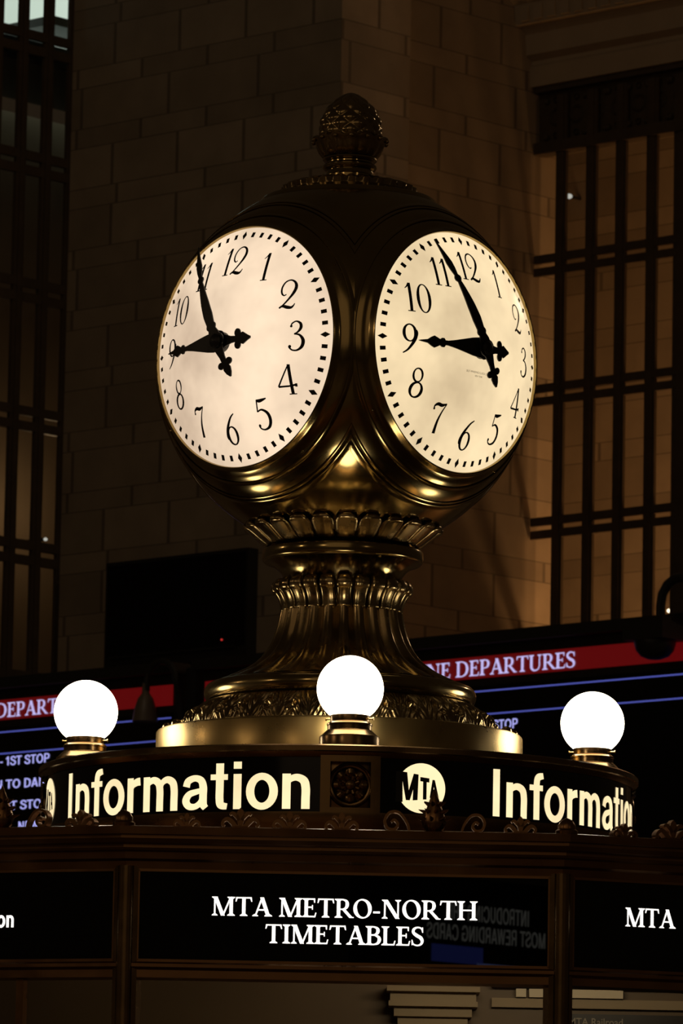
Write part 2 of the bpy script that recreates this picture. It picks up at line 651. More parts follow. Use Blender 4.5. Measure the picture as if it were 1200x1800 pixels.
def sans_polys(text, bold=0.0, space=1.0):
    """outline of the built-in sans lettering as triangles, with its bounds"""
    cu = bpy.data.curves.new('lettering_source', 'FONT')
    cu.body = text
    cu.size = 1.0
    cu.offset = bold
    cu.space_character = space
    cu.resolution_u = 6
    o = bpy.data.objects.new('lettering_source', cu)
    COL.objects.link(o)
    dg = bpy.context.evaluated_depsgraph_get()
    dg.update()
    ev = o.evaluated_get(dg)
    me = ev.to_mesh()
    polys = [[(me.vertices[i].co.x, me.vertices[i].co.y) for i in p.vertices] for p in me.polygons]
    ev.to_mesh_clear()
    bpy.data.objects.remove(o)
    bpy.data.curves.remove(cu)
    return polys


def sans(ch, w=0.165):
    """plain grotesque lettering, unit capital height"""
    h = w / 2
    V = lambda x, y0=0, y1=1: bar(x, y0, x + w, y1)
    RB = lambda pts, k=1.0: ribbon([(x, y, w * k * f) for x, y, f in pts])
    if ch == ' ':
        return [], .30
    if ch == '-':
        return bar(.05, .34, .36, .34 + w * .85), .42
    if ch == '.':
        return bar(.06, 0, .06 + w, w), .25
    if ch == 'I':
        return V(.10), .20 + w
    if ch == '1':
        return V(.20) + RB([(.02, .74, .8), (.16, .80, .8), (.24, .98, .6)]), .52
    if ch == 'T':
        return V(.33 - h) + bar(0, 1 - w * .9, .66, 1), .68
    if ch == 'L':
        return V(.09) + bar(.09, 0, .58, w * .9), .62
    if ch in 'EF':
        return V(.09) + (bar(.09, 0, .64, w * .9) if ch == 'E' else []) + bar(.09, .45, .58, .45 + w * .85) + bar(.09, 1 - w * .9, .63, 1), .70
    if ch == 'H':
        return V(.09) + V(.70 - w) + bar(.1, .44, .65, .44 + w * .9), .79
    if ch == 'N':
        return V(.09) + V(.72 - w) + diag(.72 - w * .6, 0, .09 + w * .6, 1, w * 1.15), .81
    if ch == 'M':
        return V(.09) + V(.86 - w) + diag(.475, 0, .09 + w * .55, 1, w * 1.1) + diag(.475, 0, .86 - w * .55, 1, w * 1.1), .95
    if ch == 'W':
        return diag(.26, 0, .08, 1, w) + diag(.26, 0, .47, 1, w) + diag(.68, 0, .47, 1, w) + diag(.68, 0, .86, 1, w), .94
    if ch == 'A':
        return diag(.09, 0, .36, 1, w * 1.05) + diag(.63, 0, .36, 1, w * 1.05) + bar(.2, .22, .52, .22 + w * .85), .72
    if ch == 'O':
        return ring(.42, .5, .39, .52, w * 1.05, w * .9), .84
    if ch == 'C':
        return RB([(.72, .68, 1), (.62, .88, .95), (.42, .955, .9), (.20, .84, 1), (.11, .5, 1.05), (.20, .16, 1), (.42, .045, .9), (.62, .12, .95), (.72, .33, 1)]), .80
    if ch == 'G':
        return (RB([(.72, .70, 1), (.62, .88, .95), (.42, .955, .9), (.20, .84, 1), (.11, .5, 1.05), (.20, .16, 1), (.42, .045, .9), (.60, .12, .95), (.70, .36, .9)])
                + bar(.42, .40, .78, .40 + w * .85) + bar(.66, 0, .78, .5)), .85
    if ch == 'U':
        return RB([(.09 + h, 1, 1), (.09 + h, .40, 1), (.14 + h, .16, 1), (.38, .05, .95), (.62 - h, .16, 1), (.70 - h, .40, 1), (.70 - h, 1, 1)]), .79
    if ch == 'D':
        return V(.09) + RB([(.12, .955, .9), (.36, .95, .9), (.60, .82, 1), (.67, .5, 1.05), (.60, .18, 1), (.36, .05, .9), (.12, .045, .9)]), .80
    if ch in 'PR':
        q = V(.09) + RB([(.12, .955, .9), (.42, .955, .9), (.58, .88, 1), (.61, .70, 1), (.57, .54, 1), (.42, .46, .9), (.12, .46, .9)])
        if ch == 'R':
            q += RB([(.42, .46, .9), (.56, .38, 1), (.59, .2, 1), (.63, 0, 1)])
        return q, .74
    if ch == 'S':
        return RB([(.60, .72, 1), (.52, .89, .95), (.33, .955, .9), (.15, .86, 1), (.13, .69, 1), (.30, .56, 1), (.47, .48, 1), (.60, .34, 1), (.55, .13, 1), (.34, .045, .9), (.13, .13, .95), (.07, .31, 1)]), .69
    if ch == 'n':
        return bar(.07, 0, .07 + w, .74) + RB([(.07 + h, .42, .6), (.19, .59, .7), (.34, .665, .85), (.49, .60, 1), (.535, .44, 1), (.535, .2, 1), (.535, 0, 1)]), .69
    if ch == 'm':
        a = RB([(.07 + h, .42, .6), (.19, .59, .7), (.32, .665, .85), (.45, .60, 1), (.49, .44, 1), (.49, .2, 1), (.49, 0, 1)])
        return bar(.07, 0, .07 + w, .74) + a + [[(x + .345, y) for x, y in f] for f in a], 1.0
    if ch == 'r':
        return bar(.07, 0, .07 + w, .74) + RB([(.07 + h, .40, .6), (.20, .57, .8), (.32, .645, .95), (.42, .66, 1)]), .44
    if ch == 'o':
        return ring(.34, .37, .325, .39, w * 1.02, w * .88), .68
    if ch == 'a':
        return (RB([(.12, .49, .95), (.16, .61, .9), (.31, .67, .8), (.45, .62, .9), (.50, .48, 1), (.50, .30, 1), (.505, .12, 1), (.56, .035, .8)])
                + RB([(.50, .42, .6), (.36, .385, .7), (.19, .33, .85), (.115, .20, 1), (.18, .085, .9), (.32, .07, .75), (.44, .15, .75), (.50, .28, .7)])), .66
    if ch == 't':
        return RB([(.20, .97, 1), (.20, .5, 1), (.20, .22, 1), (.23, .09, .95), (.36, .06, .75)]) + bar(.0, .62, .37, .74), .41
    if ch == 'f':
        return RB([(.20, 0, 1), (.20, .5, 1), (.20, .76, 1), (.24, .90, .95), (.39, .945, .75)]) + bar(.0, .62, .38, .74), .41
    if ch == 'i':
        return bar(.08, 0, .08 + w, .74) + bar(.08, .85, .08 + w, 1.0), .16 + w
    return [], .4


def sans_line(text, w=0.165, track=0.0):
    out, x = [], 0.0
    for ch in text:
        q, adv = sans(ch, w)
        out += [[(px + x, py) for px, py in f] for f in q]
        x += adv + track
    return out


def fit_polys(polys, x0, x1, y0, y1):
    xs = [p[0] for f in polys for p in f]
    ys = [p[1] for f in polys for p in f]
    ax, bx, ay, by = min(xs), max(xs), min(ys), max(ys)
    return [[(x0 + (p[0] - ax) / (bx - ax) * (x1 - x0), y0 + (p[1] - ay) / (by - ay) * (y1 - y0)) for p in f] for f in polys]


def split(polys, most):
    """cut long quads into short ones so that they follow a curved face"""
    out = []
    for f in polys:
        if len(f) != 4:
            out.append(f)
            continue
        a, b, c, d = [Vector(p) for p in f]
        if ((b - a).length + (c - d).length) > ((c - b).length + (a - d).length):
            a, b, c, d = b, c, d, a
        n = max(1, int(math.ceil(max((c - b).length, (d - a).length) / most)))
        for i in range(n):
            t0, t1 = i / n, (i + 1) / n
            out.append([tuple(a.lerp(d, t0)), tuple(b.lerp(c, t0)), tuple(b.lerp(c, t1)), tuple(a.lerp(d, t1))])
    return out


def lay(bm, polys, fn):
    for f in polys:
        try:
            bm.faces.new([bm.verts.new(fn(*p)) for p in f])
        except ValueError:
            pass


def flat_fn(origin, az, lift):
    u, n = axis_m(az)
    o = Vector(origin) + n * lift
    return lambda x, y: o + u * x + Vector((0, 0, y))


def cyl_fn(rad, az0, lift=0.003):
    """x in metres along the arc from azimuth az0, y is world height"""
    def f(x, y):
        a = az0 + x / rad
        return Vector(((rad + lift) * math.sin(a), -(rad + lift) * math.cos(a), y))
    return f


# ------------------------------------------------------------------ setting: floor and hall walls
bm = BM()
g = [Vector((-60, -60, 0)), Vector((60, -60, 0)), Vector((60, 60, 0)), Vector((-60, 60, 0))]
bm.faces.new([bm.verts.new(p) for p in g])
obj('floor', bm, M_floor, None, False, 'structure')


def hall_obj(name, bm, m, kind='structure', parent=None, smooth=False):
    """vertices in hall coordinates (s, t, z)"""
    o = obj(name, bm, m, None, smooth, kind)
    o.rotation_euler = (0, 0, AZL)
    if parent is not None:
        o.rotation_euler = (0, 0, 0)
        o.parent = parent
    return o


S0, TP, TW_ = -21.133, 22.68, 25.21         # pillar corner, pillar front, window wall on the right
SL = -24.319                                # window wall on the left
ZT = 17.0
bm = BM()
span(bm, SL - .03, S0, TP, TP + 0.85, 0, ZT)
o = hall_obj('pillar', bm, M_stone)
bm = BM()
span(bm, SL - .03, S0 - 0.07, TP + 0.85, TW_ + .3, 0, ZT)
hall_obj('wall_back', bm, M_stone)
bm = BM()
span(bm, -25.5, -12, 28.3, 28.6, 0, ZT)
hall_obj('wall_corridor', bm, M_stone)
bm = BM()
span(bm, -29.0, -28.7, 8, TP + 1, 0, ZT)
hall_obj('wall_left', bm, M_stone_plain)
bm = BM()
span(bm, -12.2, -8.0, TP, TW_ + 3.2, 0, ZT)
hall_obj('pillar', bm, M_stone)  # unseen next pier, placed to shade the recessed flank from the strip light
# stone lintel and carved cornice above the grille on the right
bm = BM()
span(bm, S0 - .07, -12, TW_ - .02, TW_ + 0.6, 12.29, ZT)
hall_obj('wall_right', bm, M_stone_plain)
bm = BM()
prof = [(0.0, 12.29), (-.04, 12.29), (-.05, 12.46), (-.02, 12.49), (-.02, 12.52), (-.10, 12.56), (-.11, 12.74), (-.15, 12.78), (-.15, 12.80), (-.24, 12.80), (-.26, 12.97),
        (-.34, 13.02), (-.40, 13.2), (-.55, 13.35), (0, 13.35)]
vs = [[bm.verts.new((s, TW_ - .02 + p[0], p[1])) for p in prof] for s in (S0 - .07, -12)]
for i in range(len(prof) - 1):
    bm.faces.new((vs[0][i], vs[0][i + 1], vs[1][i + 1], vs[1][i]))
for k in range(60):
    s = S0 + 0.05 + k * 0.15
    box(bm, (s, TW_ - .265, 12.885), (0.09, 0.05, 0.13))
hall_obj('trim_1', bm, M_stone_plain)
bm = BM()
span(bm, S0 - .07, -12, TW_ - .1, TW_ + .3, 0, 6.6)
hall_obj('wall_right', bm, M_stone)

# right window: tall bronze grille of mullions and paired rails
w2 = thing('window_2', 'x', 'x', (0, 0, 0), AZL)
for k_ in ('label', 'category'):
    del w2[k_]
w2['kind'] = 'structure'


def w2part(name, bm, m):
    o = obj(name, bm, m, w2, False, None, None, True)
    o['kind'] = 'structure'
    return o


mull = [-20.893, -20.555, -20.226, -19.886]
s = -19.53
for k in range(14):
    mull.append(s)
    s += 0.345 if (k + 2) % 5 else 0.40
for i, s in enumerate(mull):
    wd = 0.145 if i % 5 != 4 else 0.26
    bm = BM()
    wd -= .03
    span(bm, s - wd / 2, s + wd / 2, TW_, TW_ + .03, 6.6, 12.2)
    span(bm, s - wd / 4, s + wd / 4, TW_ - .012, TW_, 6.6, 12.2)
    w2part('mullion', bm, M_iron)
for z in (7.33, 8.45, 9.60, 10.725):
    for dz in (-.056, .056):
        bm = BM()
        span(bm, S0 - .05, -13, TW_ - .006, TW_ + .03, z + dz - .036, z + dz + .036)
        w2part('rail', bm, M_iron)
bm = BM()
span(bm, S0 - .05, -13, TW_ + .05, TW_ + .16, 11.78, 12.29)
span(bm, S0 - .05, -13, TW_ - .03, TW_ + .14, 11.70, 11.80)
span(bm, S0 - .05, -13, TW_ - .03, TW_ + .14, 12.24, 12.30)
for k in range(32):
    c = S0 + .14 + k * .23
    for zc, rr in ((12.02, .085), (12.17, .03), (11.86, .03)):
        lathe(bm, [(rr, 0), (rr * .8, .02), (rr * .6, 0)], 12, Matrix.Translation((c, TW_ + .05, zc)) @ Matrix.Rotation(PI / 2, 4, 'X'))
    for dx in (-.10, .10):
        ball(bm, (c + dx, TW_ + .04, 11.85), .03, 8, 6)
        ball(bm, (c + dx, TW_ + .04, 12.17), .03, 8, 6)
w2part('grille_frieze', bm, M_iron)
bm = BM()
span(bm, S0 - .05, -13, TW_ + .10, TW_ + .106, 6.6, 11.75)
w2part('pane', bm, M_glass)

# left window wall: grille running towards the viewer
w1 = thing('window_1', 'x', 'x', (0, 0, 0), AZL)
for k_ in ('label', 'category'):
    del w1[k_]
w1['kind'] = 'structure'


def w1part(name, bm, m):
    o = obj(name, bm, m, w1, False, None, None, True)
    o['kind'] = 'structure'
    return o


for k in range(11):
    t = 22.66 - 0.012 - k * 0.302 if k else 22.672
    wd = 0.10 if k else 0.03
    bm = BM()
    tt = t + (.065 if k else 0)
    span(bm, SL - .035, SL + .0, tt - wd / 2 - .01, tt + wd / 2, 5.0, 14.5)
    span(bm, SL, SL + .012, tt - wd / 4, tt + wd / 4, 5.0, 14.5)
    w1part('mullion', bm, M_iron)
for z in (13.75, 12.60, 11.54, 10.43, 9.32, 8.17, 7.05, 5.9):
    for dz in (-.065, .065):
        bm = BM()
        span(bm, SL - .035, SL + .006, 18.5, 22.70, z + dz - .04, z + dz + .04)
        w1part('rail', bm, M_iron)
bm = BM()
span(bm, SL - .07, SL - .064, 18.5, 22.70, 5.0, 14.5)
w1part('pane', bm, M_glass)
bm = BM()
span(bm, SL - .3, SL + .1, 14, 22.68, 0, 5.0)
hall_obj('wall_left', bm, M_stone)
# the floor slab and lit office ceiling behind the top panes
bm = BM()
span(bm, SL - 1.3, SL - .15, 18.4, 26.5, 12.46, 12.66)
hall_obj('trim_2', bm, M_dark)
bm = BM()
span(bm, SL - 1.32, SL - 1.28, 22.3, 26.5, 12.66, 15.0)
hall_obj('window_3', bm, M_office)
bm = BM()
span(bm, SL - 1.2, SL - 0.6, 23.0, 23.5, 13.0, 13.08)
hall_obj('trim_3', bm, M_dark)
bm = BM()
span(bm, SL - 1.6, SL - 1.5, 18.4, 26.5, 0, 12.4)
hall_obj('wall_inner', bm, M_stone_plain)

bm = BM()
span(bm, SL - 1.6, SL - .03, 26.5, 26.6, 0, ZT)
span(bm, SL - .13, SL - .03, TW_ + .2, 26.55, 0, ZT)
hall_obj('light_block_wall', bm, M_stone_plain)  # unseen wall added to keep office light out of the corridor
# ticket wall under the departure boards
TB = 20.18
bm = BM()
span(bm, -27, -12, TB + .25, TB + .6, 0, 5.2)
hall_obj('wall_ticket', bm, M_stone)


# ------------------------------------------------------------------ background things
def hall_thing(name, label, cat, s, t, z, group=None):
    return thing(name, label, cat, hall(s, t, z), AZL, group)


def slab(o, name, s0, s1, t0, t1, z0, z1, m, smooth=False, label=None):
    bm = BM()
    mtx = Matrix.Rotation(AZL, 4, 'Z')
    span(bm, s0, s1, t0, t1, z0, z1, mtx)
    return obj(name, bm, m, o, smooth, None, label)


def hall_text(o, name, polys, s, z, t, m, lift=0.012):
    bm = BM()
    f = flat_fn(hall(s, t, z), AZL, lift)
    lay(bm, polys, f)
    return obj(name, bm, m, o, False)


def place_roman(text, s_end, z0, cap, width=None, left=None):
    q, w = roman_line(text, 0.0)
    k = width / w if width else cap
    x0 = (s_end - w * k) if left is None else left
    return [[(x0 + px * k, z0 + py * cap) for px, py in f] for f in q]


SIGN_SERIF = {}


def board(name, label, s0, s1, header_end, rows, row_text_right):
    t = TB
    o = hall_thing(name, label, 'departure board', (s0 + s1) / 2, t + .1, 4.95)
    slab(o, 'casing', s0, s1, t + .01, t + .24, 4.95, 6.66, M_dark)
    slab(o, 'hood', s0 - .02, s1 + .02, t - .10, t + .24, 6.66, 6.745, M_dark)
    slab(o, 'screen', s0 + .04, s1 - .04, t, t + .01, 5.0, 6.36, M_screen)
    slab(o, 'header', s0 + .04, s1 - .04, t - .006, t + .006, 6.418, 6.578, M_led_red, label='dark red lit header strip')
    for z in (6.32, 6.148):
        slab(o, 'divider_line', s0 + .05, s1 - .05, t - .003, t, z - .0055, z + .0055, M_led_blue, label='thin blue lit line')
    # header lettering
    hall_text(o, 'header_lettering', place_roman('LINE DEPARTURES', header_end, 6.436, 0.116, 1.60), 0, 0, t, M_led_white, 0.012)
    for txt, s_l, s_r, z in rows:
        q = sans_line(txt, 0.15)
        hall_text(o, 'row_lettering', fit_polys(q, s_l, s_r, z - .036, z + .038), 0, 0, t, M_led_row, 0.006)
    return o


board('departure_board', 'departure board at left edge behind globe lamp, small lettering rows below red header', -25.2, -20.42, -21.265,
      [('- 1ST STOP', -22.36, -21.80, 6.085), ('N TO DAN', -22.40, -21.84, 5.900), ('1ST STOP', -22.36, -21.80, 5.728), ('NEW', -22.13, -21.90, 5.558)], None)
board('departure_board', 'long black departure board right of clock, lilac DEPARTURES lettering on red header strip', -20.15, -14.1, -16.375,
      [('STOP', -17.165, -16.925, 6.062)], None)

# dark display panel on the pillar
o = hall_thing('display_panel', 'black switched-off display panel hung on the stone pillar, left of clock', 'screen', -22.8, TP - .08, 7.14)
slab(o, 'casing', -23.624, -21.965, TP - .12, TP - .002, 7.14, 8.05, M_dark)
slab(o, 'screen', -23.60, -21.99, TP - .125, TP - .12, 7.24, 8.02, M_screen)
slab(o, 'ledge', -23.55, -22.10, TP - .145, TP - .12, 7.225, 7.245, M_dark)
bm = BM()
p = hall(-22.24, TP - .13, 7.30)
ball(bm, p, .009, 8, 6)
obj('standby_light', bm, M_red_led, o, True, None, 'tiny red standby light')

# gooseneck lamp in the gap between the two boards
TG = 19.95
gl = hall_thing('gooseneck_lamp', 'dark gooseneck lamp with bell shade between the two departure boards', 'lamp', -20.285, TG + .2, 4.6)
bm = BM()
pts = [hall(-20.285, TG + .15, 4.6), hall(-20.285, TG + .15, 6.3), hall(-20.285, TG + .1, 6.52)]
for k in range(9):
    a = PI * k / 8
    pts.append(hall(-20.425 + .14 * math.cos(a), TG + .08 - .03 * k / 8, 6.60 + .14 * math.sin(a)))
pts.append(hall(-20.565, TG + .05, 6.52))
tube(bm, pts, .026, 10)
obj('arm', bm, M_dark, gl)
bm = BM()
lathe(bm, [(.012, 6.60), (.028, 6.57), (.03, 6.50), (.06, 6.46), (.085, 6.38), (.098, 6.31), (.10, 6.28), (.09, 6.28), (.07, 6.36), (.02, 6.44)], 24,
      Matrix.Translation(hall(-20.575, TG + .05, 0)))
obj('bell_shade', bm, mat('grey_enamel_shade', (0.16, 0.13, 0.10), 0.4), gl)
slab(gl, 'mounting_post', -20.34, -20.23, TB + .02, TB + .26, 4.6, 6.7, M_dark)

# dome camera at the right
dc = hall_thing('security_camera', 'dark boxy dome camera hanging in front of the departure board at right edge', 'camera', -15.43, TG - .05, 6.35)
slab(dc, 'housing', -15.585, -15.22, TG - .2, TG + .10, 6.53, 6.685, M_dark)
bm = BM()
lathe(bm, [(.15, 6.53), (.15, 6.51), (.135, 6.46), (.10, 6.42), (.05, 6.40), (.001, 6.395)], 24, Matrix.Translation(hall(-15.41, TG - .05, 0)))
obj('dome', bm, M_black, dc)
bm = BM()
pts = [hall(-15.36, TG - .05, 6.66)] + [hall(-15.19 - .17 * math.cos(R(a_)), TG - .05, 6.78 + .19 * math.sin(R(a_))) for a_ in (0, 25, 50, 75, 100, 130, 160, 180)] + [hall(-15.05, TG + .16, 6.72)]
tube(bm, pts, .035, 10)
obj('arm', bm, M_dark, dc)

# small lamps glimpsed behind the grilles; the high pale one stands in for a reflection
for (s, t, z, r_, m, lab) in ((-22.055, 28.14, 8.13, .022, M_spark, 'tiny bright lamp low behind right grille, left one of a pair'),
                              (-22.009, 28.14, 8.156, .022, M_spark, 'tiny bright lamp low behind right grille, right one of a pair'),
                              (-23.30, 28.14, 12.091, .030, M_spark_cool, 'small pale glow standing in for a glass reflection, high behind the right grille'),
                              (-24.9, 23.073, 8.423, .018, M_spark_cool, 'tiny pale lamp behind the left window grille, beside the pillar')):
    left = s < -24
    o = hall_thing('wall_lamp', lab, 'lamp', s, t + .04, z)
    mtx = Matrix.Rotation(AZL, 4, 'Z')
    bm = BM()
    ball(bm, hall(s, t, z), r_, 12, 8, None, 0.8)
    obj('bulb', bm, m, o)
    bm = BM()
    if left:
        span(bm, s - .95, s - .01, t - .012, t + .012, z - .012, z + .012, mtx)
    else:
        span(bm, s - .012, s + .012, t + .01, 28.3, z - .012, z + .012, mtx)
    obj('bracket', bm, M_dark, o, False)

# ------------------------------------------------------------------ information booth
BA = R(0.4)                       # azimuth of the facet facing the camera
NB = 16
AP = 2.318                        # apothem of the sign faces
STEP = 2 * PI / NB
HALF = AP * math.tan(STEP / 2)
booth = thing('information_booth', 'sixteen-sided bronze ticket booth with glazed sides and moulded cornice carrying the clock', 'booth', (0, 0, 0))


def poly_lathe(bm, prof, n=NB, off=STEP / 2):
    """prof (apothem, z): faceted ring with corners between facets"""
    c = 1 / math.cos(PI / n)
    lathe(bm, [(r * c, z) for r, z in prof], n, None, None, BA + off, BA + off + 2 * PI)


bm = BM()
poly_lathe(bm, [(AP - .02, 2.592), (AP + .004, 2.592), (AP + .006, 2.607), (AP + .016, 2.612), (AP + .018, 2.626), (AP + .030, 2.629), (AP + .034, 2.634), (AP + .034, 2.640),
                (AP + .050, 2.643), (AP + .058, 2.652), (AP + .058, 2.658), (AP + .068, 2.660), (AP + .070, 2.676), (AP + .05, 2.679), (AP - .25, 2.682)])
obj('cornice', bm, M_booth, booth, False)
bm = BM()
poly_lathe(bm, [(AP - .2, 2.678), (AP - .35, 2.70), (.9, 2.76), (.70, 2.765)])
obj('roof', bm, M_booth, booth, False)
bm = BM()
poly_lathe(bm, [(AP - .03, 2.592), (AP - .03, 2.36), (AP - .06, 2.36), (AP - .06, 2.592)])
obj('frieze', bm, M_booth, booth, False)
bm = BM()
poly_lathe(bm, [(AP - .03, 2.395), (AP + .004, 2.395), (AP + .010, 2.391), (AP + .010, 2.384), (AP + .002, 2.378), (AP + .002, 2.362), (AP - .03, 2.358), (AP - .03, 2.395)])
obj('rail', bm, M_booth, booth, False)
bm = BM()
poly_lathe(bm, [(AP - .05, 1.10), (AP + .12, 1.10), (AP + .14, 1.09), (AP + .14, 1.05), (AP + .12, 1.04), (AP - .05, 1.04)])
obj('counter', bm, M_booth, booth, False)
bm = BM()
poly_lathe(bm, [(AP, 1.04), (AP, .22), (AP + .04, .2), (AP + .04, 0)])
obj('base', bm, mat('pink_marble_base', (0.34, 0.22, 0.16), 0.25, var=0.3, vscale=5), booth, False)
for k in range(NB):
    a = BA + STEP * (k + .5)
    u, n = axis_m(a)
    rc = AP / math.cos(STEP / 2)
    mtx = Matrix(((u.x, n.x, 0, n.x * rc), (u.y, n.y, 0, n.y * rc), (0, 0, 1, 0), (0, 0, 0, 1)))
    bm = BM()
    # post: flat bar with a rounded bead on its face
    prof = [(-.026, -.05), (-.026, -.002), (-.017, .004)] + [(.017 * math.sin(R(b)) , .004 + .014 * math.cos(R(b))) for b in range(-80, 81, 20)] + [(.017, .004), (.026, -.002), (.026, -.05)]
    lo = [bm.verts.new(mtx @ Vector((x, y, 1.10))) for x, y in prof]
    hi = [bm.verts.new(mtx @ Vector((x, y, 2.597))) for x, y in prof]
    for i in range(len(prof)):
        j = (i + 1) % len(prof)
        bm.faces.new((lo[i], lo[j], hi[j], hi[i]))
    bm.faces.new(hi)
    bm.faces.new(lo[::-1])
    obj('post', bm, M_rim, booth, True)
for k in range(-3, 4):
    a = BA + STEP * k
    u, n = axis_m(a)
    f = flat_fn(n * (AP - .035), a, 0)
    bm = BM()
    prism(bm, [(-HALF + .02, 1.10), (HALF - .02, 1.10), (HALF - .02, 2.36), (-HALF + .02, 2.36)], f, lambda x, y, f=f, n=n: f(x, y) + n * .006)
    obj('glass_pane', bm, M_glass, booth, False)
# slender glazing bar in the pane at the left
a = BA - STEP
f = flat_fn(Vector((math.sin(a), -math.cos(a), 0)) * (AP - .03), a, 0)
bm = BM()
na = axis_m(a)[1]
prism(bm, [(.205, 1.1), (.222, 1.1), (.222, 2.36), (.205, 2.36)], f, lambda x, y: f(x, y) + na * .02)
obj('glazing_bar', bm, M_booth, booth, False)

# ornaments along the cornice
rr_c = AP + .035


def fleur_polys():
    """palmette outline pieces, unit height, base at y=0"""
    pieces = []
    pieces.append([(-.10, .15), (.10, .15), (.20, .55), (.14, .85), (0, 1.0), (-.14, .85), (-.20, .55)])
    for s_ in (-1, 1):
        pieces += [[(x * s_, y) for x, y in q][::s_] for q in ribbon([(.02, .05, .16), (.22, .12, .20), (.42, .34, .22), (.62, .46, .18), (.80, .36, .14), (.84, .20, .14), (.74, .12, .12)])]
        pieces += [[(x * s_, y) for x, y in q][::s_] for q in ribbon([(.05, .40, .14), (.22, .62, .18), (.38, .74, .15), (.50, .66, .10)])]
    pieces.append([(-.45, -.02), (.45, -.02), (.38, .12), (-.38, .12)])
    return pieces


def scroll_polys(mir):
    q = ribbon([(.62 * mir, .02, .10), (.5 * mir, .42, .12), (.15 * mir, .88, .12), (-.28 * mir, .90, .12), (-.52 * mir, .55, .13), (-.40 * mir, .18, .13), (-.08 * mir, .12, .13), (.08 * mir, .36, .12),
                (-.08 * mir, .55, .12), (-.22 * mir, .46, .10)])
    return q + [[(-.55, -.02), (.6, -.02), (.6, .06), (-.55, .06)]]


def antefix(a, dx, h, polys, name, r_=rr_c, th=.022, z0=2.676, parent=booth, m=None):
    u, n = axis_m(a)
    f = flat_fn(n * r_ + Vector((0, 0, z0)), a, 0)
    bm = BM()
    for q in polys:
        cx = sum(p[0] for p in q) / len(q)
        prism(bm, q, lambda x, y: f(dx + x * h, y * h) - n * th * .5, lambda x, y: f(dx + x * h, y * h) + n * th * .5)
    return obj(name, bm, m or M_booth, parent, False)


def pineapple(a, dx, h, parent=booth):
    u, n = axis_m(a)
    c = n * (rr_c + .01) + u * dx
    bm = BM()
    w = h * .26
    lathe(bm, [(w * .55, 2.676), (w * .9, 2.676 + h * .1), (w * 1.0, 2.676 + h * .25), (w * .8, 2.676 + h * .45), (w * .55, 2.676 + h * .6), (w * .45, 2.676 + h * .72), (w * .25, 2.676 + h * .85), (.001, 2.676 + h)],
          24, Matrix.Translation((c.x, c.y, 0)), lambda r_, z, t_, i: (r_ * (1 + .14 * math.cos(8 * t_ + i * PI)), z))
    for row, (zz, ln) in enumerate(((.24, .42), (.42, .36), (.60, .26))):
        for k in range(7):
            t_ = 2 * PI * (k + .5 * row) / 7
            d = Vector((math.cos(t_), math.sin(t_), 0))
            b0 = c + Vector((0, 0, 2.676 + h * zz))
            tube(bm, [b0, b0 + d * h * ln * .55 + Vector((0, 0, h * .04)), b0 + d * h * ln + Vector((0, 0, h * .10))], [h * .07, h * .055, h * .008], 6)
    return obj('pineapple_finial', bm, M_booth, parent)


for k in range(-2, 3):
    a = BA + STEP * k
    S = 1.0
    for dx, h in ((-.335, .032), (-.222, .045), (-.118, .040), (-.008, .040), (.370, .038)):
        antefix(a, dx, h, fleur_polys(), 'antefix')
    antefix(a, .107, .046, scroll_polys(1), 'scroll_ornament')
    antefix(a, .272, .042, scroll_polys(-1), 'scroll_ornament')
    pineapple(a, .187, .092)
    ac = a + STEP / 2
    rc = rr_c / math.cos(STEP / 2)
    bm = BM()
    c = Vector((math.sin(ac) * rc, -math.cos(ac) * rc, 0))
    lathe(bm, [(.022, 2.672), (.024, 2.685), (.019, 2.689), (.019, 2.697), (.012, 2.708), (.001, 2.713)], 16, Matrix.Translation(c))
    obj('corner_knob', bm, M_booth, booth)

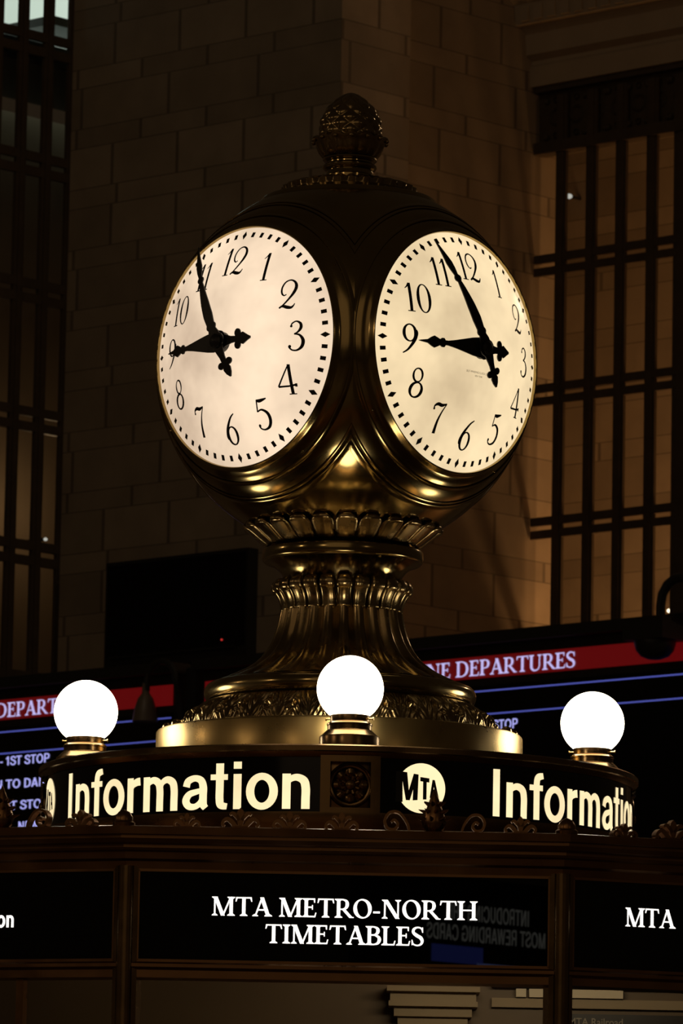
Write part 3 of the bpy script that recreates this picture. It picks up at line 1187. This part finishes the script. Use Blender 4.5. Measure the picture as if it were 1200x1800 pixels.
# lit timetable signs, one in each facet
signs = {0: ('black timetable sign facing the viewer, white MTA METRO-NORTH TIMETABLES lettering', None),
         1: ('black sign cut by right edge of view, white MTA lettering', None),
         -1: ('black sign at left edge of view, end of a small white word', None),
         2: ('blank black sign on booth beyond the right-hand MTA sign', None),
         -2: ('blank black sign on booth beyond the left-hand sign', None)}
for k, (lab, _) in signs.items():
    a = BA + STEP * k
    u, n = axis_m(a)
    so = thing('booth_sign', lab, 'sign', n * AP + Vector((0, 0, 2.397)), a)
    f = flat_fn(n * AP, a, 0)
    x0, x1, z0, z1 = -HALF + .026, HALF - .026, 2.397, 2.590
    bm = BM()
    prism(bm, [(x0, z0), (x1, z0), (x1, z1), (x0, z1)], lambda x, y: f(x, y) - n * .03, lambda x, y: f(x, y) - n * .006)
    obj('sign_glass', bm, M_black_gloss, so, False)
    bm = BM()
    for q in (((x0 - .004, z0 - .004), (x1 + .004, z0 - .004), (x1 + .004, z0 + .004), (x0 - .004, z0 + .004)), ((x0 - .004, z1 - .004), (x1 + .004, z1 - .004), (x1 + .004, z1 + .004), (x0 - .004, z1 + .004)),
              ((x0 - .006, z0), (x0 + .003, z0), (x0 + .003, z1), (x0 - .006, z1)), ((x1 - .003, z0), (x1 + .006, z0), (x1 + .006, z1), (x1 - .003, z1))):
        prism(bm, list(q), lambda x, y: f(x, y) - n * .006, lambda x, y: f(x, y) + n * .003)
    obj('sign_frame', bm, M_booth, so, False)
    bm = BM()
    fl = flat_fn(n * AP, a, -.0045)
    if k == 0:
        for txt, xa, xb, zb in (('MTA METRO-NORTH', -.2805, .2835, 2.4958), ('TIMETABLES', -.166, .171, 2.4394)):
            q, w = roman_line(txt, 0.0)
            sx = (xb - xa) / w
            lay(bm, [[(xa + px * sx, zb + py * .0400) for px, py in g_] for g_ in q], fl)
    elif k == 1:
        q, w = roman_line('MTA', 0.0)
        lay(bm, [[(-.310 + px * .0415, 2.4935 + py * .040) for px, py in g_] for g_ in q], fl)
    elif k == -1:
        q = sans_line('Information', 0.19)
        lay(bm, fit_polys(q, .006, .198, 2.4690, 2.5050), fl)
    if k in (0, 1, -1):
        obj('sign_lettering', bm, M_white, so, False, None, 'lit white lettering')
    else:
        bm.free()

# panelled kiosk core inside the booth, seen low through the glass
core = thing('booth_cabinet', 'pale panelled cabinet with moulded pilaster top, seen dimly through glass below timetable sign', 'cabinet', (0.12, -1.25, 0))
bm = BM()
span(bm, -.95, 1.15, -1.30, -1.0, 0, 2.62)
obj('carcass', bm, M_wood, core, False)
bm = BM()
for w_, d_, za, zb in ((.212, .10, 2.400, 2.412), (.196, .072, 2.379, 2.400), (.203, .085, 2.367, 2.379), (.178, .062, 2.345, 2.367), (.160, .045, 1.1, 2.345)):
    span(bm, .225 - w_ / 2, .225 + w_ / 2, -1.30 - d_, -1.29, za, zb)
obj('pilaster', bm, M_pale, core, False, None, 'pale moulded pilaster')
bm = BM()
span(bm, .36, 1.15, -1.34, -1.29, 2.418, 2.44)
span(bm, .36, 1.15, -1.32, -1.29, 2.372, 2.393)
obj('moulding', bm, M_pale, core, False)
for xa, xb in ((.415, .438), (.445, .50), (.505, .66)):
    bm = BM()
    span(bm, xa, xb, -1.335, -1.29, 2.395, 2.414)
    obj('rail_plate', bm, M_cream, core, False, None, 'bright cream plate')
lamp('booth_inner_light', 'AREA', (0.45, -2.18, 2.54), 1.3, (1.0, 0.78, 0.48), .5, (0.35, -1.3, 2.36), .06)
nt_ = thing('notice_board', 'small dark notice behind glass at lower right corner', 'sign', (.75, -1.60, 1.2), R(0))
bm = BM()
span(bm, .515, .98, -1.62, -1.60, 1.2, 2.342)
obj('board', bm, M_black, nt_, False)
bm = BM()
lay(bm, fit_polys(sans_polys('MTA Railroad', 0.01), .525, .645, 2.316, 2.333), flat_fn((0, -1.62, 0), 0, .002))
obj('notice_lettering', bm, mat('grey_print', (0.22, 0.20, 0.16), 0.6), nt_, False)

# ------------------------------------------------------------------ round information sign on the booth roof
BR = 0.745
info = thing('information_sign', 'round black and brass sign ring lit with Information lettering under the clock', 'sign', (0, 0, 2.74))
bm = BM()
lathe(bm, [(BR - .05, 2.745), (BR + .03, 2.745), (BR + .03, 2.765), (BR + .012, 2.772), (BR + .012, 2.835), (BR + .014, 2.838), (BR + .014, 2.8655), (BR - .02, 2.8655)], 160)
obj('base_ring', bm, M_rim, info)
bm = BM()
lathe(bm, [(BR - .02, 2.999), (BR + .004, 2.999), (BR + .008, 3.006), (BR + .010, 3.012), (BR + .016, 3.014), (BR + .016, 3.026), (BR + .012, 3.029), (BR - .02, 3.030), (.40, 3.030)], 160)
obj('top_rim', bm, M_rim, info)
LW = (28.0, 26.0, 26.0, 24.2)          # where the word starts on each panel
LM = (13.4, 13.4, 13.4, 11.8)
for q in range(4):
    ac = PSI + q * PI / 2
    bm = BM()
    lathe(bm, [(BR - .02, 2.862), (BR, 2.862), (BR, 3.001), (BR - .02, 3.001)], 48, None, None, ac + R(5.4), ac + PI / 2 - R(5.4))
    obj('panel', bm, M_panel, info)
    # lettering
    w0 = cyl_fn(BR, ac, .001)
    bm = BM()
    pol = fit_polys(sans_line('Information', 0.168), BR * R(LW[q]), BR * R(82.6), 2.8705, 2.9885)
    lay(bm, pol, w0)
    obj('lettering', bm, M_info, info, False, None, 'lit cream word')
    # MTA roundel
    cx, cy, r_ = BR * R(LM[q]), 2.930, .0605
    pts = []
    lay_q = []
    for i in range(32):
        xa, xb = -math.cos(PI * i / 32), -math.cos(PI * (i + 1) / 32)
        ya, yb = math.sqrt(max(0, 1 - xa * xa)), math.sqrt(max(0, 1 - xb * xb))
        lay_q.append([(xa, -ya), (xb, -yb), (xb, yb), (xa, ya)] if min(ya, yb) > 1e-4 else ([(xa, 0), (xb, -yb), (xb, yb)] if ya < 1e-4 else [(xa, -ya), (xb, 0), (xa, ya)]))
    bm = BM()
    lay(bm, [[(cx + x * r_, cy + y * r_) for x, y in f_] for f_ in lay_q], cyl_fn(BR, ac, .001))
    obj('roundel', bm, M_info, info, False, None, 'lit cream roundel')
    bm = BM()
    Lq = []
    # M: from the cut edge, T, A, each a little smaller
    Lq += [[(-1.06, -.58), (-.77, -.58), (-.79, .64), (-1.06, .64)], [(-.64, -.50), (-.48, -.50), (-.60, .62), (-.86, .64)], [(-.64, -.50), (-.48, -.50), (-.16, .545), (-.33, .57)],
           [(-.36, -.50), (-.16, -.48), (-.13, .545), (-.33, .57)]]
    Lq += [[(-.06, .28), (.32, .24), (.32, .41), (-.06, .45)], [(.06, -.45), (.21, -.44), (.21, .40), (.06, .42)]]
    Lq += [[(.34, -.37), (.45, -.37), (.55, .35), (.45, .36)], [(.60, -.35), (.72, -.34), (.55, .35), (.45, .36)], [(.40, -.16), (.66, -.15), (.64, -.03), (.42, -.03)]]
    lay(bm, [[(cx + x * r_, cy + y * r_) for x, y in f_] for f_ in Lq], cyl_fn(BR, ac, .0018))
    obj('roundel_lettering', bm, M_black, info, False, None, 'black letters on the roundel')
    # rosette block
    u, n = axis_m(ac)
    bm = BM()
    for da in (-4.6, 4.6):
        lathe(bm, [(BR - .02, 2.860), (BR + .010, 2.860), (BR + .010, 3.003), (BR - .02, 3.003)], 3, None, None, ac + R(da - .9), ac + R(da + .9))
    lathe(bm, [(BR - .02, 2.860), (BR + .010, 2.860), (BR + .010, 2.877), (BR - .02, 2.877)], 8, None, None, ac - R(3.7), ac + R(3.7))
    lathe(bm, [(BR - .02, 2.988), (BR + .010, 2.988), (BR + .010, 3.003), (BR - .02, 3.003)], 8, None, None, ac - R(3.7), ac + R(3.7))
    obj('rosette_frame', bm, M_rim, info, False)
    bm = BM()
    mtx = Matrix(((u.x, 0, n.x, n.x * (BR - .006)), (u.y, 0, n.y, n.y * (BR - .006)), (0, 1, 0, 2.932), (0, 0, 0, 1)))
    lathe(bm, [(.075, -.004), (.056, .0), (.0545, .009), (.052, .011), (.0495, .009), (.048, .002), (.044, .001)], 48, mtx)
    lathe(bm, [(.046, .000), (.040, .009), (.030, .011), (.020, .005), (.014, .004)], 96, mtx, lambda r1, z1, t1, i: (r1 * (1 - .0 * i) * (.86 + .14 * abs(math.cos(4 * t1)) ** .7), z1 * (.35 + .65 * abs(math.cos(4 * t1)))))
    lathe(bm, [(.028, .006), (.022, .014), (.013, .012), (.010, .008)], 96, mtx, lambda r1, z1, t1, i: (r1 * (.82 + .18 * abs(math.sin(4 * t1))), z1 * (.5 + .5 * abs(math.sin(4 * t1)))))
    lathe(bm, [(.013, .008), (.011, .016), (.006, .019), (.0005, .020)], 20, mtx)
    obj('rosette', bm, M_rim, info)

# ------------------------------------------------------------------ globe lamps on the sign ring
LR = 0.645
for da, lab in ((0, 'glowing white globe lamp in the middle, in front of the clock pedestal'),
                (-PI / 2, 'glowing white globe lamp at left end of the sign ring'),
                (PI / 2, 'glowing white globe lamp at right end of the sign ring')):
    a = PSI + da
    c = Vector((LR * math.sin(a), -LR * math.cos(a), 3.03))
    lo = thing('globe_lamp', lab, 'lamp', c, a, 'globe lamps on the sign ring')
    mtx = Matrix.Translation((c.x, c.y, 0))
    bm = BM()
    zc, gr = 3.1765, .0812
    th0 = math.asin(.047 / gr)
    lathe(bm, [(max(1e-4, gr * math.sin(PI - (PI - th0) * i / 40 - th0 * 0 - 0)) if False else max(1e-4, gr * math.sin(th0 + (PI - th0) * i / 40)), zc - gr * math.cos(th0 + (PI - th0) * i / 40)) for i in range(41)], 64, mtx)
    obj('globe', bm, M_lamp, lo)
    bm = BM()
    lathe(bm, [(.038, 3.112), (.0475, 3.112), (.0480, 3.110), (.0475, 3.096), (.052, 3.093), (.0555, 3.090), (.0555, 3.0865), (.054, 3.085), (.054, 3.075), (.060, 3.070), (.068, 3.062), (.0725, 3.059),
               (.0735, 3.056), (.0735, 3.030), (.04, 3.030)], 64, mtx)
    obj('collar', bm, M_rim, lo)
    u, n = axis_m(a)
    bm = BM()
    for ang in (R(75), R(-105)):
        d = Vector((math.sin(ang), -math.cos(ang), 0))
        tube(bm, [c + d * .046 + Vector((0, 0, .073)), c + d * .058 + Vector((0, 0, .073))], .0022, 8)
        tube(bm, [c + d * .058 + Vector((0, 0, .073)), c + d * .0605 + Vector((0, 0, .073))], .0042, 8)
    obj('thumb_screw', bm, M_brass, lo)

# ------------------------------------------------------------------ the four-faced clock
clock = thing('four_faced_clock', 'brass ball clock with lit opal dials and acorn finial on fluted pedestal', 'clock', (0, 0, 3.03))
CZ, SR, DA, DR = 4.081, 0.482, 0.373, 0.305

bm = BM()
lathe(bm, [(.40, 3.03), (.466, 3.03), (.466, 3.126), (.4635, 3.1305), (.458, 3.132), (.39, 3.133)], 160)
obj('drum', bm, M_brass, clock)
for adeg in (70, 82, 98, 110, 250, 262, 278, 290):
    a = PSI + R(adeg)
    bm = BM()
    c = Vector((.442 * math.sin(a), -.442 * math.cos(a), 3.131))
    lathe(bm, [(.014, 3.131), (.014, 3.135), (.0125, 3.141), (.008, 3.146), (.0005, 3.148)], 16, Matrix.Translation((c.x, c.y, 0)))
    obj('drum_bolt', bm, M_brass_shiny, clock)


# carved acanthus moulding
def acanthus(r, z, t, i):
    k = i / 23.0                                  # 0 at the bottom, 1 at the top
    n = 32
    ph = (t * n / (2 * PI)) % 1.0
    x = (ph - .5) * 2                             # -1..1 across one leaf
    sgn = 1 if int(t * n / (2 * PI)) % 2 else -1
    env = math.sin(PI * min(1, max(0, k))) ** .5
    rib = math.exp(-(x / .10) ** 2) * .8
    lobes = .5 + .5 * math.cos(10 * PI * (k * .55 + abs(x) * .55))
    edge = max(0, 1 - abs(x) ** 3)
    # spiral scroll in the upper part of each cell
    dx, dy = (x * sgn - .1) * 1.0, (k - .52) * 1.9
    rr = math.hypot(dx, dy)
    sw = .5 + .5 * math.cos(9 * rr - math.atan2(dy, dx))
    wgt = math.exp(-(rr / .55) ** 2)
    d = env * (.013 * ((1 - wgt) * (.55 * lobes + .45 * rib) * edge + wgt * sw) - .002)
    return r + d, z + d * .45


prof = []
for i in range(24):
    k = i / 23.0
    prof.append((.403 - .062 * k ** 1.35 + .006 * math.sin(PI * k), 3.133 + .075 * k))
bm = BM()
lathe(bm, prof, 1600, None, acanthus)
obj('acanthus_moulding', bm, M_bronze_carved, clock, True, None, None, False, 60)

bm = BM()
lathe(bm, [(.335, 3.205)] + [(.322 + .025 * math.sin(R(b)), 3.232 - .026 * math.cos(R(b))) for b in range(0, 181, 12)] + [(.300, 3.262), (.292, 3.264)], 128)
obj('torus_moulding', bm, M_bronze, clock)

NF = 24


def flute(r, z, t, i):
    c = math.cos(NF * (t - PSI))
    return r * (1 + .055 * (abs(math.cos(NF / 2 * (t - PSI))) * 2 - 1.1)), z


shaft = [(.300, 3.262), (.285, 3.268), (.262, 3.279), (.240, 3.290), (.222, 3.302), (.206, 3.3145), (.193, 3.328), (.182, 3.344), (.172, 3.362), (.164, 3.382), (.157, 3.405), (.152, 3.430), (.148, 3.455), (.1475, 3.480), (.150, 3.50)]
bm = BM()
lathe(bm, shaft, NF * 12, None, flute)
obj('fluted_shaft', bm, M_bronze_carved, clock, True, None, None, False, 70)


def leaf(name, j, n, path, ridge, tips=(), seg=14, nk=20, body=.62, fill=.97):
    """one rounded leaf of a collar: path(k) -> (r, z) from foot to tip"""
    a0 = PSI + 2 * PI * j / n
    bm = BM()
    rows = []
    for i in range(nk + 1):
        k = i / nk
        r_, z_ = path(k)
        w = (PI / n) * fill * (1 if k < body else math.sqrt(max(0.0, 1 - ((k - body) / (1.004 - body)) ** 2)))
        row = []
        for m_ in range(seg + 1):
            x = -1 + 2 * m_ / seg
            bul = ridge * (1 - abs(x) ** 2.4) + ridge * .30 * math.exp(-((abs(x) - .72) / .13) ** 2)
            a = a0 + x * w
            rr = r_ + bul
            row.append(bm.verts.new(Vector((rr * math.sin(a), -rr * math.cos(a), z_))))
        rows.append(row)
    for A, B in zip(rows, rows[1:]):
        for m_ in range(seg):
            bm.faces.new((A[m_], A[m_ + 1], B[m_ + 1], B[m_]))
    o = obj(name, bm, M_bronze_carved, clock, True, None, None, False, 70)
    md = o.modifiers.new('thickness', 'SOLIDIFY')
    md.thickness = .003
    md.offset = -1
    return o


# lower ring of curled leaf tips around the top of the shaft
def path_low(k):
    if k < .5:
        q = k / .5
        return .148 + .018 * q ** 2.2, 3.445 + .047 * q
    a = R(178 * (k - .5) / .5)
    return .166 + .0115 * math.sin(a) - .008 * ((k - .5) / .5), 3.492 + .0165 * (1 - math.cos(a))


for j in range(NF):
    leaf('curled_leaf', j, NF, path_low, .0085, (), 12, 26, .72, .93)
bm = BM()
lathe(bm, [(.140, 3.45), (.148, 3.49), (.148, 3.52), (.14, 3.53)], 96)
obj('shaft_neck', bm, M_bronze, clock)

# spool between the collars
bm = BM()
lathe(bm, [(.145, 3.505), (.1465, 3.515), (.1500, 3.528), (.1555, 3.541), (.1635, 3.552), (.175, 3.5615), (.188, 3.5675), (.197, 3.5705), (.2005, 3.5715), (.2005, 3.5735), (.2045, 3.576), (.206, 3.579), (.206, 3.600), (.204, 3.603), (.12, 3.604)], 128)
obj('spool', bm, M_bronze, clock)
bm = BM()
lathe(bm, [(.165, 3.600), (.165, 3.625), (.185, 3.63)], 96)
obj('neck_recess_shade', bm, M_black, clock)  # shade of the gap under the calyx put into the colour as black


def path_up(k):
    if k < .78:
        q = k / .78
        return .187 + .053 * q ** .95, 3.612 + .040 * q ** 1.05
    a = R(165 * (k - .78) / .22)
    return .240 + .0085 * math.sin(a), 3.652 + .0085 * (1 - math.cos(a))


for j in range(NF):
    leaf('calyx_leaf', j, NF, path_up, .0085, (), 14, 28, .66, .97)
bm = BM()
lathe(bm, [(.165, 3.611), (.184, 3.611), (.188, 3.615), (.215, 3.634), (.232, 3.652), (.222, 3.668)], 128)
obj('calyx_backing', bm, M_bronze, clock)

# ball body: sphere with the four dial openings cut away
bm = BM()
lathe(bm, [(max(1e-4, SR * math.sin(PI * i / 120)), CZ - SR * math.cos(PI * i / 120)) for i in range(121)], 240)
RO = .394
offc = math.sqrt(SR * SR - RO * RO)
for q in range(4):
    n = axis_m(PSI + PI / 4 + q * PI / 2)[1]
    bmesh.ops.bisect_plane(bm, geom=bm.verts[:] + bm.edges[:] + bm.faces[:], plane_co=n * (offc + .0005) + Vector((0, 0, CZ)), plane_no=n, clear_outer=True)
low = bm.copy()
bmesh.ops.delete(bm, geom=[f for f in bm.faces if f.calc_center_median().z < CZ], context='FACES')
bmesh.ops.delete(low, geom=[f for f in low.faces if f.calc_center_median().z > CZ], context='FACES')
obj('ball_crown', bm, M_bronze, clock)
obj('ball_bowl', low, M_bronze, clock)


def sph(r_):
    return math.sqrt(SR * SR - r_ * r_)


cas = [(.298, DA - .012), (.3045, DA - .012), (.3045, DA + .004), (.3065, DA + .0075), (.3100, DA + .0075), (.3125, DA + .003), (.3150, DA - .004),
       (.319, sph(.319) + .001), (.326, sph(.326) + .003), (.334, sph(.334) + .003), (.340, sph(.340) + .001), (.341, sph(.341) + .005), (.3435, sph(.3435) + .0065), (.346, sph(.346) + .005), (.347, sph(.347)),
       (.355, sph(.355) + .002), (.366, sph(.366) + .002), (.374, sph(.374)), (.375, sph(.375) + .004), (.377, sph(.377) + .005), (.379, sph(.379) + .004), (.3800, sph(.380) + .0005), (.3815, sph(.3815) + .0005),
       (.3825, sph(.3825) + .004), (.3845, sph(.3845) + .005), (.3865, sph(.3865) + .004), (.388, sph(.388)), (.394, sph(.394) + .0003)]
SAG = .085
NUMS = ['12', '1', '2', '3', '4', '5', '6', '7', '8', '9', '10', '11']


def hand_outline(stations):
    """(y, halfwidth) list -> quads"""
    q = []
    for (y0, w0), (y1, w1) in zip(stations, stations[1:]):
        q.append([(-w0, y0), (w0, y0), (w1, y1), (-w1, y1)])
    return q


def disc(cx, cy, r_, n=16):
    return [[(cx + r_ * math.cos(2 * PI * i / n), cy + r_ * math.sin(2 * PI * i / n)) for i in range(n)]]


MINUTE = (hand_outline([(-.100, .0015), (-.090, .007), (-.078, .010), (-.068, .0065), (-.045, .007), (-.025, .011), (0, .016), (.022, .014), (.034, .010), (.040, .013), (.044, .013), (.050, .0105),
                        (.075, .0125), (.110, .0110), (.160, .0062), (.172, .0045), (.178, .0085), (.184, .0085), (.190, .0045), (.205, .0070), (.222, .0080), (.245, .0050), (.268, .0022), (.284, .0006)])
          + disc(-.0115, -.064, .0085) + disc(.0115, -.064, .0085) + disc(0, 0, .021))
HOUR = (hand_outline([(-.098, .002), (-.090, .0055), (-.076, .013), (-.066, .010), (-.058, .006), (-.040, .0075), (-.020, .013), (0, .019), (.018, .021), (.040, .0185), (.095, .0085), (.118, .0050),
                      (.126, .0050), (.130, .0095), (.136, .0095), (.142, .0062), (.150, .0095), (.158, .0125), (.166, .0095), (.176, .0040), (.195, .0015), (.2, .0005)])
        + disc(-.0125, -.060, .009) + disc(.0125, -.060, .009) + disc(0, 0, .024))

for q in range(4):
    az = PSI - PI / 4 + q * PI / 2
    u, n = axis_m(az)
    ctr = Vector((0, 0, CZ))
    mtx = Matrix(((u.x, 0, n.x, 0), (u.y, 0, n.y, 0), (0, 1, 0, CZ), (0, 0, 0, 1)))
    bm = BM()
    lathe(bm, cas, 240, mtx)
    for s_ in (-1, 1):
        pn = axis_m(az + s_ * PI / 4)[0] * s_ * 1.0
        bmesh.ops.bisect_plane(bm, geom=bm.verts[:] + bm.edges[:] + bm.faces[:], plane_co=ctr, plane_no=pn, clear_outer=True)
    cs = obj('dial_casing', bm, M_bronze, clock)
    for b in (45, 135, 225, 315):
        bm = BM()
        e = R(b - 12)
        ball(bm, (0, 0, 0), .0028, 8, 6)
        bm.transform(Matrix.Translation(ctr + n * (sph(.334) + .004) + u * (.334 * math.cos(e)) + Vector((0, 0, .334 * math.sin(e)))))
        obj('casing_screw', bm, M_bronze, cs)

    def dial_fn(lift, n=n, u=u, ctr=ctr):
        def f(x, y):
            r2 = min(1, (x * x + y * y) / DR ** 2)
            return ctr + n * (DA + SAG * (1 - r2) + lift) + u * x + Vector((0, 0, y))
        return f
    bm = BM()
    lathe(bm, [(max(1e-4, DR * i / 40), DA + SAG * (1 - (i / 40) ** 2)) for i in range(41)], 96, mtx)
    dial = obj('dial', bm, M_dial_yellow if q == 1 else M_dial, clock, True, None, 'lit opal glass dial')
    # numerals
    H = .0745
    for i, tx in enumerate(NUMS):
        th = R(30 * i)
        rad = .2160 if len(tx) == 1 else .214
        g_, w = digits(tx)
        sc = H
        cx, cy = rad * math.sin(th), rad * math.cos(th)
        bm = BM()
        lay(bm, [[(cx + (px - w / 2) * sc, cy + (py - .5) * sc) for px, py in f_] for f_ in split(g_, .12)], dial_fn(.0010))
        obj('numeral', bm, M_black, dial, False)
    bm = BM()
    fd = dial_fn(.0012)
    for i in range(60):
        th = R(6 * i)
        c_, s_ = math.cos(th), math.sin(th)
        if i % 5 == 0:
            pq = [(0, -.0118), (.0070, 0), (0, .0118), (-.0070, 0)]
        else:
            pq = [(-.0050, -.0068), (.0050, -.0068), (.0050, .0068), (-.0050, .0068)]
        lay(bm, [[(s_ * (.2845 + y) + c_ * x, c_ * (.2845 + y) - s_ * x) for x, y in pq]], fd)
    obj('minute_track', bm, M_black, dial, False)
    if q == 1:
        bm = BM()
        lay(bm, fit_polys(sans_polys('SELF WINDING CLOCK CO. INC'), -.046, .050, -.0635, -.0585), fd)
        lay(bm, fit_polys(sans_polys('NEW YORK'), -.014, .014, -.0725, -.0680), fd)
        obj('maker_lettering', bm, mat('faint_brown_print', (0.10, 0.07, 0.05), 0.6), dial, False)
    # hands
    for nm, outl, ang, gap, ln in (('hour_hand', HOUR, R(268.5), .013, 1.04), ('minute_hand', MINUTE, R(-26.5), .023, 1.04)):
        c_, s_ = math.cos(ang), math.sin(ang)
        bm = BM()
        for f_ in split(outl, .015):
            pr = [(x * 1.22 * c_ + y * ln * s_, -x * 1.22 * s_ + y * ln * c_) for x, y in f_]

            def on(x, y, d, gap=gap):             # the hands are bent to follow the bulging glass
                return ctr + n * (DA + SAG * (1 - .82 * (x * x + y * y) / DR ** 2) + gap + d) + u * x + Vector((0, 0, y))
            prism(bm, pr, lambda x, y: on(x, y, -.0016), lambda x, y: on(x, y, .0016))
        obj(nm, bm, M_black, clock, False)
    bm = BM()
    lathe(bm, [(.026, DA + SAG - .002), (.026, DA + .094), (.018, DA + .096), (.018, DA + .113), (.012, DA + .118), (.0005, DA + .119)], 32, mtx)
    obj('hand_hub', bm, M_black, clock)

# top of the ball and the finial
bm = BM()
zs = lambda r_: CZ + math.sqrt(SR * SR - r_ * r_)
lathe(bm, [(.232, zs(.232) - .002), (.228, zs(.228) + .005), (.222, zs(.222) + .0075), (.216, zs(.216) + .005), (.213, zs(.213) + .001), (.19, zs(.19) + .002), (.165, zs(.165) + .003), (.13, zs(.13) + .004)], 128)
obj('crown_moulding', bm, M_bronze, clock)


def crown_leaf(r, z, t, i):
    c = abs(math.cos(14 * (t - PSI)))
    if i in (1, 2):
        return r * (1 + .05 * c), z + .006 * c
    if i in (3, 4):
        return r * (1 + .035 * c), z + .005 * c
    return r, z


bm = BM()
lathe(bm, [(.172, zs(.172) + .001), (.168, zs(.168) + .009), (.150, zs(.15) + .011), (.128, 4.556), (.110, 4.562), (.085, 4.564), (.066, 4.568), (.064, 4.574)], 14 * 16, None, crown_leaf)
obj('crown_leaves', bm, M_bronze_carved, clock, True, None, None, False, 60)
bm = BM()
lathe(bm, [(.066, 4.562), (.066, 4.580), (.063, 4.583), (.061, 4.590), (.060, 4.595), (.0665, 4.598), (.070, 4.603), (.070, 4.607), (.066, 4.611), (.060, 4.614), (.060, 4.617), (.067, 4.620), (.070, 4.623), (.069, 4.627)], 64)
obj('finial_neck', bm, M_bronze, clock)


def cup(r, z, t, i):
    c = abs(math.cos(7 * (t - PSI)))
    return r * (.96 + .06 * c), z + (.006 * c if i > 3 else 0)


bm = BM()
lathe(bm, [(.058, 4.622), (.070, 4.630), (.080, 4.642), (.086, 4.655), (.090, 4.664), (.096, 4.670), (.097, 4.674), (.090, 4.678), (.078, 4.678)], 14 * 12, None, cup)
obj('acorn_cup', bm, M_bronze_carved, clock, True, None, None, False, 60)
for k in range(14):
    a = PSI + PI * 2 * k / 14
    bm = BM()
    ball(bm, (.096 * math.sin(a), -.096 * math.cos(a), 4.672), .0062, 10, 8)
    obj('cup_bead', bm, M_bronze_carved, clock)


def scales(r, z, t, i):
    k = (z - 4.672) / .131
    q = t * 9 / (2 * PI)
    u_, v_ = k * 3.6 + q, k * 3.6 - q
    d = .0065 * (abs(math.sin(PI * u_)) * abs(math.sin(PI * v_))) ** .6
    return max(.0004, r + d * min(1, r / .04)), z


acorn = [(max(.0005, r_ - .003), 4.672 + .131 * k) for k, r_ in catmull([(0, .076), (.2, .0795), (.4, .0775), (.6, .0665), (.75, .0515), (.88, .0335), (.96, .0185), (1, .0045)], 12)]
bm = BM()
lathe(bm, acorn, 144, None, scales)
obj('acorn', bm, M_bronze_carved, clock, True, None, None, False, 60)

# ------------------------------------------------------------------ the lit advertisement across the hall, mirrored in the sign glass
ao = Vector((2.37976, -50.3136, 5.98925))
arz = R(133.617)
ad = thing('advertising_display', 'lit advertising display far across the hall, mirrored faintly in the timetable sign glass', 'sign', ao + Vector((0, 0, -1.4)), arz)
fa = flat_fn(ao, arz, 0)
ua, na_ = axis_m(arz)
bm = BM()
prism(bm, [(-1.6, -1.2), (2.2, -1.2), (2.2, .5), (-1.6, .5)], lambda x, y: fa(x, y) - na_ * .1, lambda x, y: fa(x, y))
obj('casing', bm, M_black, ad, False)
bm = BM()
f3 = flat_fn(ao, arz, .01)
lay(bm, fit_polys(sans_line('INTRODUCING THE', 0.15), -.54, .78, .035, .215), f3)
lay(bm, fit_polys(sans_line('MOST REWARDING CARDS', 0.15), -.815, 1.11, -.185, -.010), f3)
obj('lettering', bm, M_ad_text, ad, False)
bm = BM()
lay(bm, [[(.20, -.42), (1.03, -.42), (1.03, -.235), (.20, -.235)]], f3)
obj('blue_screen', bm, M_ad_blue, ad, False)
bm = BM()
lay(bm, [[(-.71, -.55), (.30, -.55), (.30, -.40), (-.71, -.40)]], f3)
obj('pale_blue_screen', bm, M_ad_blue2, ad, False)
